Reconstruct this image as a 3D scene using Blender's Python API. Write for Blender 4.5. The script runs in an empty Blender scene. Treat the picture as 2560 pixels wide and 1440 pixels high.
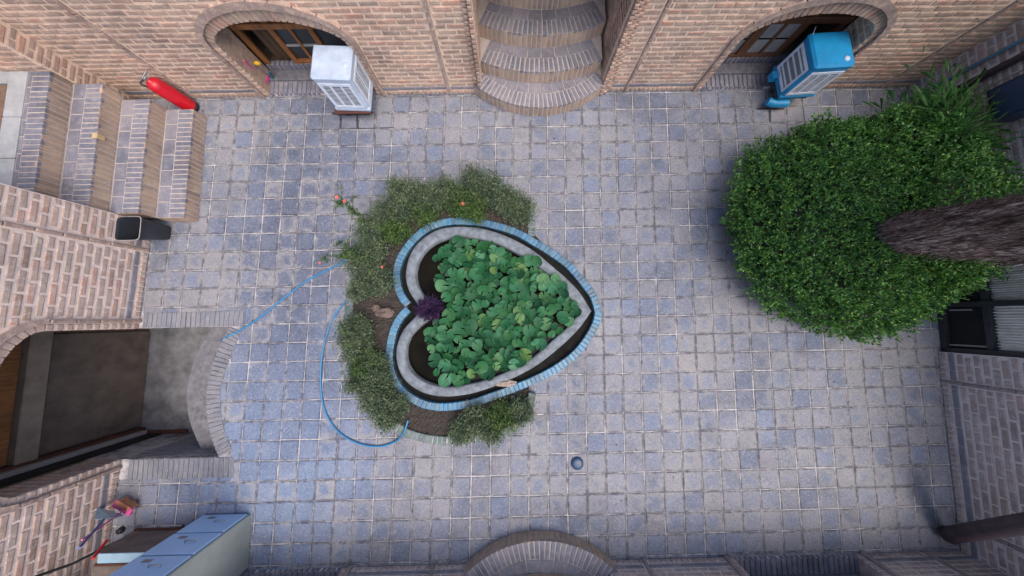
import bpy, math, random
import numpy as np
from mathutils import Matrix, Vector
random.seed(7)
R = math.radians
scene = bpy.context.scene
C = bpy.context.collection

# ------------------------------------------------------------------ camera
T = 0.25                                   # paving tile, metres
F_PX, CA, CB, CC = 774.0, -0.1004, -0.0076, -0.0199
LX, LY, LK, LS = 12.945, -6.994, 1.0069, -0.0302
H = 16.934 * T
def _rot(a, b, c):
    ca, sa, cb, sb, cc, sc = math.cos(a), math.sin(a), math.cos(b), math.sin(b), math.cos(c), math.sin(c)
    Rx = np.array([[1, 0, 0], [0, ca, -sa], [0, sa, ca]]); Ry = np.array([[cb, 0, sb], [0, 1, 0], [-sb, 0, cb]])
    Rz = np.array([[cc, -sc, 0], [sc, cc, 0], [0, 0, 1]])
    return Rz @ Ry @ Rx
_D = np.diag([1, -1, -1.0]); CM = _D @ _rot(CA, CB, CC) @ _D
def at(u, v, z=0.0):
    """world point of a photograph pixel lying at height z"""
    d = CM.T @ np.array([(u - 1280) / F_PX, -(v - 720) / F_PX, -1.0]); t = (z - H) / d[2]
    return (d[0] * t, d[1] * t, z)
cam = bpy.data.cameras.new('camera'); camo = bpy.data.objects.new('camera', cam); C.objects.link(camo)
mw = Matrix([[*CM.T[r], 0] for r in range(3)] + [[0, 0, 0, 1]]); mw.translation = (0, 0, H)
camo.matrix_world = mw
cam.sensor_width = 36; cam.lens = F_PX / 2560 * 36; cam.clip_start = 0.05; cam.clip_end = 500
scene.camera = camo

# ------------------------------------------------------------------ sky, sun, exposure
SUN_EL, SUN_AZ = R(66), R(138)              # azimuth clockwise from +Y
world = bpy.data.worlds.new('World'); scene.world = world; world.use_nodes = True
wn = world.node_tree; bg = wn.nodes['Background']
sky = wn.nodes.new('ShaderNodeTexSky'); sky.sky_type = 'NISHITA'; sky.sun_disc = False
sky.sun_elevation = SUN_EL; sky.sun_rotation = SUN_AZ; sky.dust_density = 4.0; sky.air_density = 1.0
wn.links.new(sky.outputs[0], bg.inputs[0]); bg.inputs[1].default_value = 0.15
sl = bpy.data.lights.new('sun', 'SUN'); sl.energy = 1.7; sl.angle = R(50); sl.color = (1.0, 0.93, 0.84)
so = bpy.data.objects.new('sun', sl); C.objects.link(so); so.location = (3, 3, 9)
sdir = Vector((math.sin(SUN_AZ) * math.cos(SUN_EL), math.cos(SUN_AZ) * math.cos(SUN_EL), math.sin(SUN_EL)))
so.rotation_euler = sdir.to_track_quat('Z', 'Y').to_euler()
vs = scene.view_settings; vs.view_transform = 'Standard'; vs.look = 'None'; vs.gamma = 1.0; vs.exposure = 0.56
vs.use_curve_mapping = False
scene.render.engine = 'CYCLES'

# ------------------------------------------------------------------ helpers
def tag(o, label=None, cat=None, group=None, kind=None):
    if label: o['label'] = label
    if cat: o['category'] = cat
    if group: o['group'] = group
    if kind: o['kind'] = kind
    return o
def thing(name, loc, label, cat, group=None):
    o = bpy.data.objects.new(name, None); C.objects.link(o); o.location = loc; o.empty_display_size = 0.1
    return tag(o, label, cat, group)
def wpos(o):
    p = Vector((0, 0, 0))
    while o is not None: p += Vector(o.location); o = o.parent
    return p
class MB:
    def __init__(s): s.v = []; s.f = []; s.m = []; s.uv = {}; s.smooth = set()
    def add(s, vs, fs, mi=0, uvs=None, smooth=False):
        b = len(s.v); s.v.extend(vs)
        for k, f in enumerate(fs):
            i = len(s.f); s.f.append([b + q for q in f]); s.m.append(mi)
            if smooth: s.smooth.add(i)
            if uvs is not None:
                for q in f: s.uv[b + q] = uvs[q]
    def build(s, name, mats, parent=None, loc=None):
        L = wpos(parent) if parent is not None else Vector(loc or (0, 0, 0))
        me = bpy.data.meshes.new(name)
        me.from_pydata([(p[0] - L.x, p[1] - L.y, p[2] - L.z) for p in s.v], [], s.f)
        if not isinstance(mats, (list, tuple)): mats = [mats]
        for m in mats: me.materials.append(m)
        me.polygons.foreach_set('material_index', s.m)
        if s.smooth: me.polygons.foreach_set('use_smooth', [i in s.smooth for i in range(len(s.f))])
        if s.uv:
            ul = me.uv_layers.new(name='UVMap'); li = np.zeros(len(me.loops), dtype=np.int32)
            me.loops.foreach_get('vertex_index', li)
            ul.data.foreach_set('uv', np.array([s.uv.get(int(i), (0.5, 0.5)) for i in li], dtype=np.float32).ravel())
        me.update(); o = bpy.data.objects.new(name, me); C.objects.link(o)
        if parent is not None: o.parent = parent
        else: o.location = L
        return o
# generic shapes -------------------------------------------------------------
def xform(loc=(0, 0, 0), rz=0.0, rx=0.0, ry=0.0):
    return Matrix.Translation(loc) @ Matrix.Rotation(rz, 4, 'Z') @ Matrix.Rotation(ry, 4, 'Y') @ Matrix.Rotation(rx, 4, 'X')
def boxm(mb, a, b, M=None, bev=0.0, mi=0):
    """box from corner a to corner b, edges chamfered by bev"""
    x0, y0, z0 = a; x1, y1, z1 = b; e = min(bev, (x1 - x0) / 2.1, (y1 - y0) / 2.1, (z1 - z0) / 2.1)
    if e <= 0:
        vs = [(x, y, z) for z in (z0, z1) for y in (y0, y1) for x in (x0, x1)]
        fs = [(0, 2, 3, 1), (4, 5, 7, 6), (0, 1, 5, 4), (2, 6, 7, 3), (0, 4, 6, 2), (1, 3, 7, 5)]
    else:
        vs = []; ix = {}
        for sx in (0, 1):
            for sy in (0, 1):
                for sz in (0, 1):
                    cx, cy, cz = (x0, x1)[sx], (y0, y1)[sy], (z0, z1)[sz]
                    ex, ey, ez = (e, -e)[sx], (e, -e)[sy], (e, -e)[sz]
                    for k, p in enumerate(((cx, cy + ey, cz + ez), (cx + ex, cy, cz + ez), (cx + ex, cy + ey, cz))):
                        ix[(sx, sy, sz, k)] = len(vs); vs.append(p)
        g = lambda sx, sy, sz, k: ix[(sx, sy, sz, k)]
        fs = []
        for sx in (0, 1):
            q = [g(sx, 0, 0, 0), g(sx, 1, 0, 0), g(sx, 1, 1, 0), g(sx, 0, 1, 0)]; fs.append(q if sx else q[::-1])
        for sy in (0, 1):
            q = [g(0, sy, 0, 1), g(0, sy, 1, 1), g(1, sy, 1, 1), g(1, sy, 0, 1)]; fs.append(q if sy else q[::-1])
        for sz in (0, 1):
            q = [g(0, 0, sz, 2), g(1, 0, sz, 2), g(1, 1, sz, 2), g(0, 1, sz, 2)]; fs.append(q if sz else q[::-1])
        for a1 in (0, 1):
            for b1 in (0, 1):
                q = [g(a1, b1, 0, 0), g(a1, b1, 1, 0), g(a1, b1, 1, 1), g(a1, b1, 0, 1)]; fs.append(q if (a1 ^ b1) else q[::-1])
                q = [g(a1, 0, b1, 0), g(a1, 0, b1, 2), g(a1, 1, b1, 2), g(a1, 1, b1, 0)]; fs.append(q if not (a1 ^ b1) else q[::-1])
                q = [g(0, a1, b1, 1), g(0, a1, b1, 2), g(1, a1, b1, 2), g(1, a1, b1, 1)]; fs.append(q if (a1 ^ b1) else q[::-1])
        for sx in (0, 1):
            for sy in (0, 1):
                for sz in (0, 1): fs.append([g(sx, sy, sz, k) for k in range(3)])
    if M is not None: vs = [tuple(M @ Vector(p)) for p in vs]
    mb.add(vs, fs, mi)
def tube(mb, pts, r, seg=10, mi=0, caps=True, smooth=True):
    """round tube through pts; r is a number or one radius per point"""
    P = [Vector(p) for p in pts]; n = len(P); rs = r if isinstance(r, (list, tuple)) else [r] * n
    up = None; vs = []
    for i in range(n):
        d = (P[min(i + 1, n - 1)] - P[max(i - 1, 0)]).normalized()
        if up is None:
            up = Vector((0, 0, 1)) if abs(d.z) < 0.9 else Vector((1, 0, 0))
        s = d.cross(up).normalized(); up = s.cross(d).normalized()
        for k in range(seg):
            a = 2 * math.pi * k / seg; vs.append(tuple(P[i] + (s * math.cos(a) + up * math.sin(a)) * rs[i]))
    fs = [(i * seg + k, i * seg + (k + 1) % seg, (i + 1) * seg + (k + 1) % seg, (i + 1) * seg + k) for i in range(n - 1) for k in range(seg)]
    mb.add(vs, fs, mi, smooth=smooth)
    if caps:
        mb.add(vs[:seg], [list(range(seg))[::-1]], mi); mb.add(vs[-seg:], [list(range(seg))], mi)
def lathe(mb, prof, cx, cy, seg=28, mi=0, M=None, sx=1.0, sy=1.0):
    vs = []
    for r, z in prof:
        for k in range(seg):
            a = 2 * math.pi * k / seg; p = (cx + r * sx * math.cos(a), cy + r * sy * math.sin(a), z)
            vs.append(tuple(M @ Vector(p)) if M is not None else p)
    fs = [(i * seg + k, i * seg + (k + 1) % seg, (i + 1) * seg + (k + 1) % seg, (i + 1) * seg + k) for i in range(len(prof) - 1) for k in range(seg)]
    mb.add(vs, fs, mi, smooth=True)
def smoothcurve(pts, n=8, closed=False):
    """Catmull-Rom through pts"""
    out = []; m = len(pts); rng = m if closed else m - 1
    for i in range(rng):
        p0, p1, p2, p3 = [np.array(pts[(i + k) % m] if closed else pts[min(max(i + k, 0), m - 1)], float) for k in (-1, 0, 1, 2)]
        for q in range(n):
            t = q / n
            out.append(tuple(0.5 * ((2 * p1) + (-p0 + p2) * t + (2 * p0 - 5 * p1 + 4 * p2 - p3) * t * t + (-p0 + 3 * p1 - 3 * p2 + p3) * t ** 3)))
    if not closed: out.append(tuple(map(float, pts[-1])))
    return out
def prism(mb, poly, mp, d0, d1, inset=0.004, jit=0.0015, mi=0, uvs=None, dj=0.0015):
    """a brick: polygon poly (in a face's 2-D coordinates) standing from depth d0 to d1 with worn edges.
    poly runs counter-clockwise seen from outside."""
    n = len(poly); cx = sum(p[0] for p in poly) / n; cy = sum(p[1] for p in poly) / n
    rnd = random.uniform; dd = rnd(-dj, dj)
    poly = [(p[0] + rnd(-jit, jit), p[1] + rnd(-jit, jit)) for p in poly]
    ins = []
    for i in range(n):
        x, y = poly[i]; px, py = poly[i - 1]; qx, qy = poly[(i + 1) % n]
        a = Vector((x - px, y - py)); b = Vector((qx - x, qy - y))
        if a.length < 1e-6 or b.length < 1e-6: ins.append((x + (cx - x) * .05, y + (cy - y) * .05)); continue
        na = Vector((-a.y, a.x)).normalized(); nb = Vector((-b.y, b.x)).normalized()
        w = na + nb; k = w.dot(na)
        w = w / max(k, 0.4); ii = inset * rnd(0.7, 1.5)
        ins.append((x + w.x * ii, y + w.y * ii))
    ch = min(inset * 0.7, (d1 - d0) * 0.5)
    vs = [mp(x, y, d0) for x, y in poly] + [mp(x, y, d1 - ch + dd) for x, y in poly] + [mp(x, y, d1 + dd) for x, y in ins]
    fs = [(i, (i + 1) % n, n + (i + 1) % n, n + i) for i in range(n)] + [(n + i, n + (i + 1) % n, 2 * n + (i + 1) % n, 2 * n + i) for i in range(n)]
    fs.append(tuple(2 * n + i for i in range(n)))
    mb.add(vs, fs, mi, uvs=(list(uvs) * 3 if uvs is not None else None))

# ------------------------------------------------------------------ materials
def mat(name):
    m = bpy.data.materials.new(name); m.use_nodes = True; nt = m.node_tree; b = nt.nodes['Principled BSDF']
    return m, nt, b
def nd(nt, typ, **kw):
    n = nt.nodes.new(typ)
    for k, v in kw.items(): setattr(n, k, v)
    return n
def noise(nt, scale, detail=4, rough=0.55, vec=None, dist=0.0):
    n = nd(nt, 'ShaderNodeTexNoise'); n.inputs['Scale'].default_value = scale; n.inputs['Detail'].default_value = detail
    n.inputs['Roughness'].default_value = rough; n.inputs['Distortion'].default_value = dist
    if vec is not None: nt.links.new(vec, n.inputs['Vector'])
    return n
def ramp(nt, src, stops, interp='LINEAR'):
    r = nd(nt, 'ShaderNodeValToRGB'); cr = r.color_ramp; cr.interpolation = interp
    while len(cr.elements) < len(stops): cr.elements.new(0.5)
    for e, (p, c) in zip(cr.elements, stops):
        e.position = p; e.color = (*c, 1) if len(c) == 3 else c
    nt.links.new(src, r.inputs[0]); return r
def mix(nt, fac, a, b, mode='MIX'):
    m = nd(nt, 'ShaderNodeMix', data_type='RGBA', blend_type=mode)
    for sock, val in ((m.inputs[0], fac), (m.inputs[6], a), (m.inputs[7], b)):
        if hasattr(val, 'is_linked') or hasattr(val, 'links'): nt.links.new(val, sock)
        elif isinstance(val, (tuple, list)): sock.default_value = (*val, 1) if len(val) == 3 else val
        else: sock.default_value = val
    return m.outputs[2]
def math_(nt, op, a, b=None, clamp=False):
    m = nd(nt, 'ShaderNodeMath', operation=op); m.use_clamp = clamp
    for sock, val in ((m.inputs[0], a), (m.inputs[1], b)):
        if val is None: continue
        if hasattr(val, 'links'): nt.links.new(val, sock)
        else: sock.default_value = val
    return m.outputs[0]
def bump(nt, b, h, strength=0.4, dist=0.01):
    n = nd(nt, 'ShaderNodeBump'); n.inputs['Strength'].default_value = strength; n.inputs['Distance'].default_value = dist
    nt.links.new(h, n.inputs['Height']); nt.links.new(n.outputs[0], b.inputs['Normal'])
def gcoord(nt):
    return nd(nt, 'ShaderNodeNewGeometry').outputs['Position']
BW = (0.5, 0.5, 0.5)
def brick_mat(name, cols, dust, dustamt=0.35, rough=0.85, smear=0.5):
    """fired brick: every brick its own shade, mortar smears and pale dust, pitted surface"""
    m, nt, b = mat(name); g = nd(nt, 'ShaderNodeNewGeometry'); pos = g.outputs['Position']
    rnd = g.outputs['Random Per Island']
    n = len(cols); base = ramp(nt, rnd, [(i / (n - 1) if n > 1 else 0, c) for i, c in enumerate(cols)]).outputs[0]
    n1 = noise(nt, 14, 6, 0.65, pos); n2 = noise(nt, 70, 5, 0.7, pos); n3 = noise(nt, 1.7, 6, 0.68, pos)
    c = mix(nt, ramp(nt, n1.outputs[0], [(0.38, (0, 0, 0)), (0.66, (1, 1, 1))]).outputs[0], base, (dust[0] * .62, dust[1] * .6, dust[2] * .62))
    c = mix(nt, dustamt, base, c)
    sm = ramp(nt, math_(nt, 'ADD', math_(nt, 'MULTIPLY', n2.outputs[0], 0.6), math_(nt, 'MULTIPLY', n1.outputs[0], 0.5)), [(0.55, (0, 0, 0)), (0.66, (1, 1, 1))]).outputs[0]
    c = mix(nt, math_(nt, 'MULTIPLY', sm, smear), c, dust)
    dk = ramp(nt, n3.outputs[0], [(0.32, (0.62, 0.60, 0.61)), (0.5, (0.95, 0.94, 0.94)), (0.68, (1.16, 1.12, 1.08))]).outputs[0]
    c = mix(nt, 1.0, c, dk, 'MULTIPLY')
    nt.links.new(c, b.inputs['Base Color']); b.inputs['Roughness'].default_value = rough
    bump(nt, b, math_(nt, 'ADD', n2.outputs[0], math_(nt, 'MULTIPLY', n1.outputs[0], 1.4)), 0.55, 0.006)
    return m
def plain(name, col, rough=0.6, metal=0.0, var=0.15, scale=6, bumps=0.1, spec=None, fine=60):
    """painted, plastic or stone surface with faint dirt and unevenness"""
    m, nt, b = mat(name); pos = gcoord(nt)
    n1 = noise(nt, scale, 5, 0.6, pos); n2 = noise(nt, fine, 4, 0.6, pos)
    d = ramp(nt, n1.outputs[0], [(0.3, (1 - var,) * 3), (0.7, (1 + var * .4,) * 3)]).outputs[0]
    c = mix(nt, 1.0, col, d, 'MULTIPLY'); nt.links.new(c, b.inputs['Base Color'])
    rr = ramp(nt, n1.outputs[0], [(0.3, (min(1, rough + .12),) * 3), (0.7, (max(0.05, rough - .08),) * 3)]).outputs[0]
    nt.links.new(rr, b.inputs['Roughness']); b.inputs['Metallic'].default_value = metal
    if bumps > 0: bump(nt, b, n2.outputs[0], bumps, 0.004)
    if spec is not None: b.inputs['Specular IOR Level'].default_value = spec
    return m
WALL_MORTAR = (0.78, 0.60, 0.48)
M_brick = brick_mat('warm_brick', [(0.33, 0.235, 0.19), (0.44, 0.30, 0.235), (0.38, 0.29, 0.24), (0.50, 0.36, 0.28), (0.29, 0.225, 0.20), (0.50, 0.285, 0.215), (0.41, 0.32, 0.26)], WALL_MORTAR, 0.5)
M_brick_left = brick_mat('pinkish_tan_brick', [(0.40, 0.31, 0.26), (0.49, 0.35, 0.29), (0.42, 0.34, 0.29), (0.52, 0.36, 0.29), (0.36, 0.31, 0.27), (0.50, 0.31, 0.25), (0.29, 0.21, 0.16)], (0.76, 0.63, 0.58), 0.6)
M_brick_grey = brick_mat('grey_brown_brick', [(0.32, 0.25, 0.22), (0.42, 0.30, 0.27), (0.36, 0.29, 0.265), (0.46, 0.31, 0.27), (0.30, 0.26, 0.25), (0.43, 0.28, 0.245)], (0.70, 0.61, 0.60), 0.72)
M_blue_course = brick_mat('slate_blue_brick', [(0.17, 0.17, 0.205), (0.21, 0.20, 0.235), (0.19, 0.20, 0.24)], (0.38, 0.35, 0.38), 0.4)
M_step = brick_mat('step_tread_brick', [(0.13, 0.145, 0.20), (0.18, 0.185, 0.24), (0.155, 0.16, 0.205), (0.22, 0.21, 0.245)], (0.37, 0.35, 0.38), 0.4)
M_riser = brick_mat('step_riser_brick', [(0.30, 0.22, 0.17), (0.44, 0.31, 0.225), (0.37, 0.27, 0.20), (0.50, 0.36, 0.25)], (0.56, 0.46, 0.40), 0.5)
M_trim = brick_mat('moulding_brick', [(0.30, 0.225, 0.21), (0.34, 0.245, 0.215), (0.26, 0.205, 0.20)], WALL_MORTAR, 0.5)
M_trim_grey = brick_mat('grey_moulding_brick', [(0.30, 0.24, 0.225), (0.26, 0.22, 0.215)], (0.44, 0.385, 0.38), 0.5)
def mortar_mat(name, col):
    m, nt, b = mat(name); pos = gcoord(nt); n1 = noise(nt, 9, 6, 0.7, pos); n2 = noise(nt, 90, 4, 0.7, pos)
    c = ramp(nt, n1.outputs[0], [(0.25, tuple(x * .72 for x in col)), (0.5, col), (0.8, tuple(min(1, x * 1.12) for x in col))]).outputs[0]
    
    if name == 'paving_grout':
        n3 = noise(nt, 1.1, 5, 0.65, pos); n4 = noise(nt, 7, 4, 0.7, pos)
        c = mix(nt, ramp(nt, math_(nt, 'ADD', math_(nt, 'MULTIPLY', n3.outputs[0], .6), math_(nt, 'MULTIPLY', n4.outputs[0], .5)), [(0.46, (0, 0, 0)), (0.62, (1, 1, 1))]).outputs[0], c, (0.13, 0.125, 0.145))
    nt.links.new(c, b.inputs['Base Color']); b.inputs['Roughness'].default_value = 0.95
    bump(nt, b, math_(nt, 'ADD', n1.outputs[0], n2.outputs[0]), 0.7, 0.01); return m
M_border = brick_mat('paving_border_brick', [(0.15, 0.17, 0.22), (0.20, 0.21, 0.26), (0.17, 0.185, 0.22), (0.23, 0.23, 0.265)], (0.32, 0.315, 0.34), 0.7)
M_mortar_step = mortar_mat('step_mortar', (0.46, 0.40, 0.37))
M_mortar = mortar_mat('peach_mortar', WALL_MORTAR)
M_mortar_grey = mortar_mat('grey_mortar', (0.70, 0.61, 0.60))
M_grout = mortar_mat('paving_grout', (0.50, 0.47, 0.48))
M_mortar_left = mortar_mat('pale_pink_mortar', (0.76, 0.63, 0.58))
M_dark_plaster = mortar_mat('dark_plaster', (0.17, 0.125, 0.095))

def tile_mat():
    m, nt, b = mat('courtyard_tiles'); g = nd(nt, 'ShaderNodeNewGeometry'); pos = g.outputs['Position']; rnd = g.outputs['Random Per Island']
    uv = nd(nt, 'ShaderNodeUVMap').outputs[0]; sp = nd(nt, 'ShaderNodeSeparateXYZ'); nt.links.new(uv, sp.inputs[0])
    e = []
    for k in (0, 1):
        e.append(math_(nt, 'SUBTRACT', 0.5, math_(nt, 'ABSOLUTE', math_(nt, 'SUBTRACT', sp.outputs[k], 0.5))))
    edge = math_(nt, 'MINIMUM', e[0], e[1])                                  # 0 at the joint, 0.5 in the middle
    n1 = noise(nt, 9, 6, 0.6, pos, 0.8); n2 = noise(nt, 42, 6, 0.72, pos, 1.2); n3 = noise(nt, 0.55, 3, 0.5, pos); n4 = noise(nt, 150, 3, 0.6, pos)
    r2 = nd(nt, 'ShaderNodeTexWhiteNoise', noise_dimensions='1D'); nt.links.new(rnd, r2.inputs['W'])
    r3 = nd(nt, 'ShaderNodeTexWhiteNoise', noise_dimensions='1D'); nt.links.new(math_(nt, 'ADD', rnd, 3.7), r3.inputs['W'])
    tile = ramp(nt, r2.outputs['Value'], [(0, (0.13, 0.155, 0.225)), (0.25, (0.17, 0.19, 0.255)), (0.5, (0.23, 0.235, 0.285)), (0.75, (0.155, 0.19, 0.28)), (1, (0.24, 0.23, 0.26))]).outputs[0]
    # places where the tiles are cleaner and bluer (by the cellar) or worn dark (along the walked strip)
    def blob(x, y, r0, r1, sy=1.0):
        s = nd(nt, 'ShaderNodeVectorMath', operation='SUBTRACT'); nt.links.new(pos, s.inputs[0]); s.inputs[1].default_value = (x, y, 0)
        q = nd(nt, 'ShaderNodeVectorMath', operation='MULTIPLY'); nt.links.new(s.outputs[0], q.inputs[0]); q.inputs[1].default_value = (1, sy, 0)
        l = nd(nt, 'ShaderNodeVectorMath', operation='LENGTH'); nt.links.new(q.outputs[0], l.inputs[0])
        mr = nd(nt, 'ShaderNodeMapRange'); nt.links.new(math_(nt, 'ADD', l.outputs['Value'], math_(nt, 'MULTIPLY', n3.outputs[0], 0.8)), mr.inputs[0])
        mr.inputs[1].default_value = r0 + .4; mr.inputs[2].default_value = r1 + .4; mr.inputs[3].default_value = 1; mr.inputs[4].default_value = 0
        return mr.outputs[0]
    blue = blob(-3.15, -1.75, 0.6, 1.75, 0.72); walk = blob(-2.95, 1.2, 0.35, 1.25, 0.42)
    bluetile = mix(nt, r3.outputs['Value'], (0.135, 0.20, 0.33), (0.17, 0.23, 0.36))
    tile = mix(nt, math_(nt, 'MULTIPLY', blue, 0.75), tile, bluetile)
    tile = mix(nt, math_(nt, 'MULTIPLY', walk, 0.85), tile, (0.085, 0.105, 0.165))
    dust = mix(nt, n3.outputs[0], (0.165, 0.185, 0.225), (0.27, 0.26, 0.27))
    dust = mix(nt, math_(nt, 'MULTIPLY', blue, 0.6), dust, (0.32, 0.325, 0.37))
    dust = mix(nt, math_(nt, 'MULTIPLY', r3.outputs['Value'], 0.25), dust, (0.33, 0.30, 0.28))
    # dust gathers at the joints, wears off at the middle; how far differs tile to tile
    th = math_(nt, 'ADD', math_(nt, 'MULTIPLY', rnd, 0.5), -0.06)
    th = math_(nt, 'SUBTRACT', th, math_(nt, 'MULTIPLY', walk, 0.18)); th = math_(nt, 'SUBTRACT', th, math_(nt, 'MULTIPLY', blue, 0.24))
    th = math_(nt, 'ADD', th, math_(nt, 'MULTIPLY', math_(nt, 'SUBTRACT', n3.outputs[0], 0.5), 0.7))
    ev = math_(nt, 'ADD', edge, math_(nt, 'MULTIPLY', math_(nt, 'SUBTRACT', n1.outputs[0], 0.5), 1.1))
    ev = math_(nt, 'ADD', ev, math_(nt, 'MULTIPLY', math_(nt, 'SUBTRACT', n2.outputs[0], 0.5), 0.9))
    dm = nd(nt, 'ShaderNodeMapRange'); nt.links.new(math_(nt, 'SUBTRACT', ev, th), dm.inputs[0])
    dm.inputs[1].default_value = -0.12; dm.inputs[2].default_value = 0.12; dm.inputs[3].default_value = 1; dm.inputs[4].default_value = 0
    c = mix(nt, math_(nt, 'MULTIPLY', dm.outputs[0], 0.88), tile, dust)
    sc = ramp(nt, n2.outputs[0], [(0.30, (0.66, 0.67, 0.70)), (0.5, (1, 1, 1)), (0.70, (1.22, 1.2, 1.17))]).outputs[0]
    c = mix(nt, 1.0, c, sc, 'MULTIPLY')
    damp = blob(-1.15, 2.15, 0.1, 1.1, 2.2); c = mix(nt, math_(nt, 'MULTIPLY', damp, 0.35), c, mix(nt, 1.0, c, (0.42, 0.47, 0.52), 'MULTIPLY'))
    st1 = noise(nt, 1.15, 7, 0.66, pos, 0.6); st2 = noise(nt, 21, 6, 0.75, pos, 2.5)
    c = mix(nt, 1.0, c, ramp(nt, st1.outputs[0], [(0.33, (0.60, 0.62, 0.66)), (0.5, (0.95, 0.95, 0.97)), (0.68, (1.18, 1.15, 1.10))]).outputs[0], 'MULTIPLY')
    c = mix(nt, ramp(nt, st2.outputs[0], [(0.53, (0, 0, 0)), (0.64, (0.55, 0.55, 0.55))]).outputs[0], c, (0.40, 0.39, 0.41))
    c = mix(nt, ramp(nt, st2.outputs[0], [(0.36, (0.6, 0.6, 0.6)), (0.45, (0, 0, 0))]).outputs[0], c, (0.09, 0.10, 0.13))
    # dark line of dirt where tile meets joint, on some sides
    dl = ramp(nt, edge, [(0.0, (0.38, 0.38, 0.41)), (0.07, (1, 1, 1))]).outputs[0]
    c = mix(nt, ramp(nt, n1.outputs[0], [(0.42, (0, 0, 0)), (0.6, (1, 1, 1))]).outputs[0], c, mix(nt, 1.0, c, dl, 'MULTIPLY'))
    nt.links.new(c, b.inputs['Base Color']); b.inputs['Roughness'].default_value = 0.72
    bump(nt, b, math_(nt, 'ADD', math_(nt, 'MULTIPLY', n2.outputs[0], 1.0), math_(nt, 'ADD', n1.outputs[0], math_(nt, 'MULTIPLY', n4.outputs[0], .4))), 0.6, 0.008)
    return m
M_tile = tile_mat()
def leaf_mat(name, cols, rough=0.5, trans=0.25):
    m, nt, b = mat(name); g = nd(nt, 'ShaderNodeNewGeometry'); rnd = g.outputs['Random Per Island']
    n = len(cols); c0 = ramp(nt, rnd, [(i / (n - 1), c) for i, c in enumerate(cols)]).outputs[0]
    n1 = noise(nt, 8.5, 4, 0.6, g.outputs['Position'])
    c = mix(nt, 1.0, c0, ramp(nt, n1.outputs[0], [(0.34, (0.55, 0.6, 0.6)), (0.66, (1.55, 1.45, 1.1))]).outputs[0], 'MULTIPLY')
    nt.links.new(c, b.inputs['Base Color']); b.inputs['Roughness'].default_value = rough
    tr = nd(nt, 'ShaderNodeBsdfTranslucent'); nt.links.new(c, tr.inputs[0]); ms = nd(nt, 'ShaderNodeMixShader'); ms.inputs[0].default_value = trans
    nt.links.new(b.outputs[0], ms.inputs[1]); nt.links.new(tr.outputs[0], ms.inputs[2]); nt.links.new(ms.outputs[0], nt.nodes['Material Output'].inputs[0])
    return m
M_hedge = leaf_mat('hedge_leaves', [(0.018, 0.08, 0.026), (0.04, 0.155, 0.035), (0.08, 0.22, 0.045), (0.028, 0.12, 0.04), (0.22, 0.36, 0.07), (0.05, 0.18, 0.045), (0.13, 0.27, 0.11)])
M_spiky = leaf_mat('blade_leaves', [(0.05, 0.16, 0.05), (0.10, 0.28, 0.09), (0.20, 0.36, 0.17)])
M_grey_leaf = leaf_mat('grey_green_leaves', [(0.05, 0.095, 0.06), (0.09, 0.145, 0.095), (0.14, 0.195, 0.145), (0.06, 0.12, 0.055), (0.24, 0.28, 0.22), (0.03, 0.06, 0.035)], 0.7)
M_green_leaf = leaf_mat('mid_green_leaves', [(0.03, 0.08, 0.025), (0.055, 0.13, 0.035), (0.08, 0.15, 0.06), (0.16, 0.22, 0.06)], 0.65)
M_purple = leaf_mat('purple_leaves', [(0.05, 0.025, 0.11), (0.12, 0.07, 0.22), (0.03, 0.012, 0.07)], 0.5)
M_petal = leaf_mat('rose_petals', [(0.55, 0.09, 0.11), (0.72, 0.18, 0.18), (0.60, 0.12, 0.10)], 0.6)
M_pad = leaf_mat('lily_pad_green', [(0.035, 0.14, 0.06), (0.055, 0.19, 0.085)], 0.38, 0.12)
def pad_mat():
    m, nt, b = mat('lily_pad'); oi = nd(nt, 'ShaderNodeObjectInfo'); uv = nd(nt, 'ShaderNodeUVMap').outputs[0]
    base = ramp(nt, oi.outputs['Random'], [(0, (0.010, 0.055, 0.024)), (0.3, (0.024, 0.12, 0.05)), (0.55, (0.018, 0.09, 0.026)), (0.8, (0.045, 0.16, 0.085)), (1, (0.09, 0.17, 0.045))]).outputs[0]
    n1 = noise(nt, 26, 5, 0.6, gcoord(nt)); sp = nd(nt, 'ShaderNodeSeparateXYZ'); nt.links.new(uv, sp.inputs[0])
    c = mix(nt, 1.0, base, ramp(nt, n1.outputs[0], [(0.3, (0.75, 0.8, 0.78)), (0.7, (1.3, 1.25, 1.3))]).outputs[0], 'MULTIPLY')
    c = mix(nt, ramp(nt, sp.outputs[0], [(0.84, (0, 0, 0)), (1, (0.6, 0.6, 0.6))]).outputs[0], c, (0.05, 0.12, 0.06))
    w = nd(nt, 'ShaderNodeMath', operation='SINE'); nt.links.new(math_(nt, 'MULTIPLY', sp.outputs[1], 88), w.inputs[0])
    nt.links.new(c, b.inputs['Base Color']); b.inputs['Roughness'].default_value = 0.5; b.inputs['Specular IOR Level'].default_value = 0.2
    bump(nt, b, math_(nt, 'ADD', math_(nt, 'MULTIPLY', w.outputs[0], 0.25), n1.outputs[0]), 0.4, 0.004); return m
M_pad = pad_mat()
M_stem = plain('green_brown_stems', (0.09, 0.08, 0.05), 0.8)
M_soil = mortar_mat('dark_soil', (0.05, 0.04, 0.035))
M_glaze = brick_mat('turquoise_glazed_brick', [(0.035, 0.17, 0.33), (0.06, 0.24, 0.42), (0.04, 0.12, 0.21), (0.09, 0.26, 0.40), (0.08, 0.15, 0.20)], (0.20, 0.28, 0.34), 0.35, 0.35, 0.35)
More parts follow.
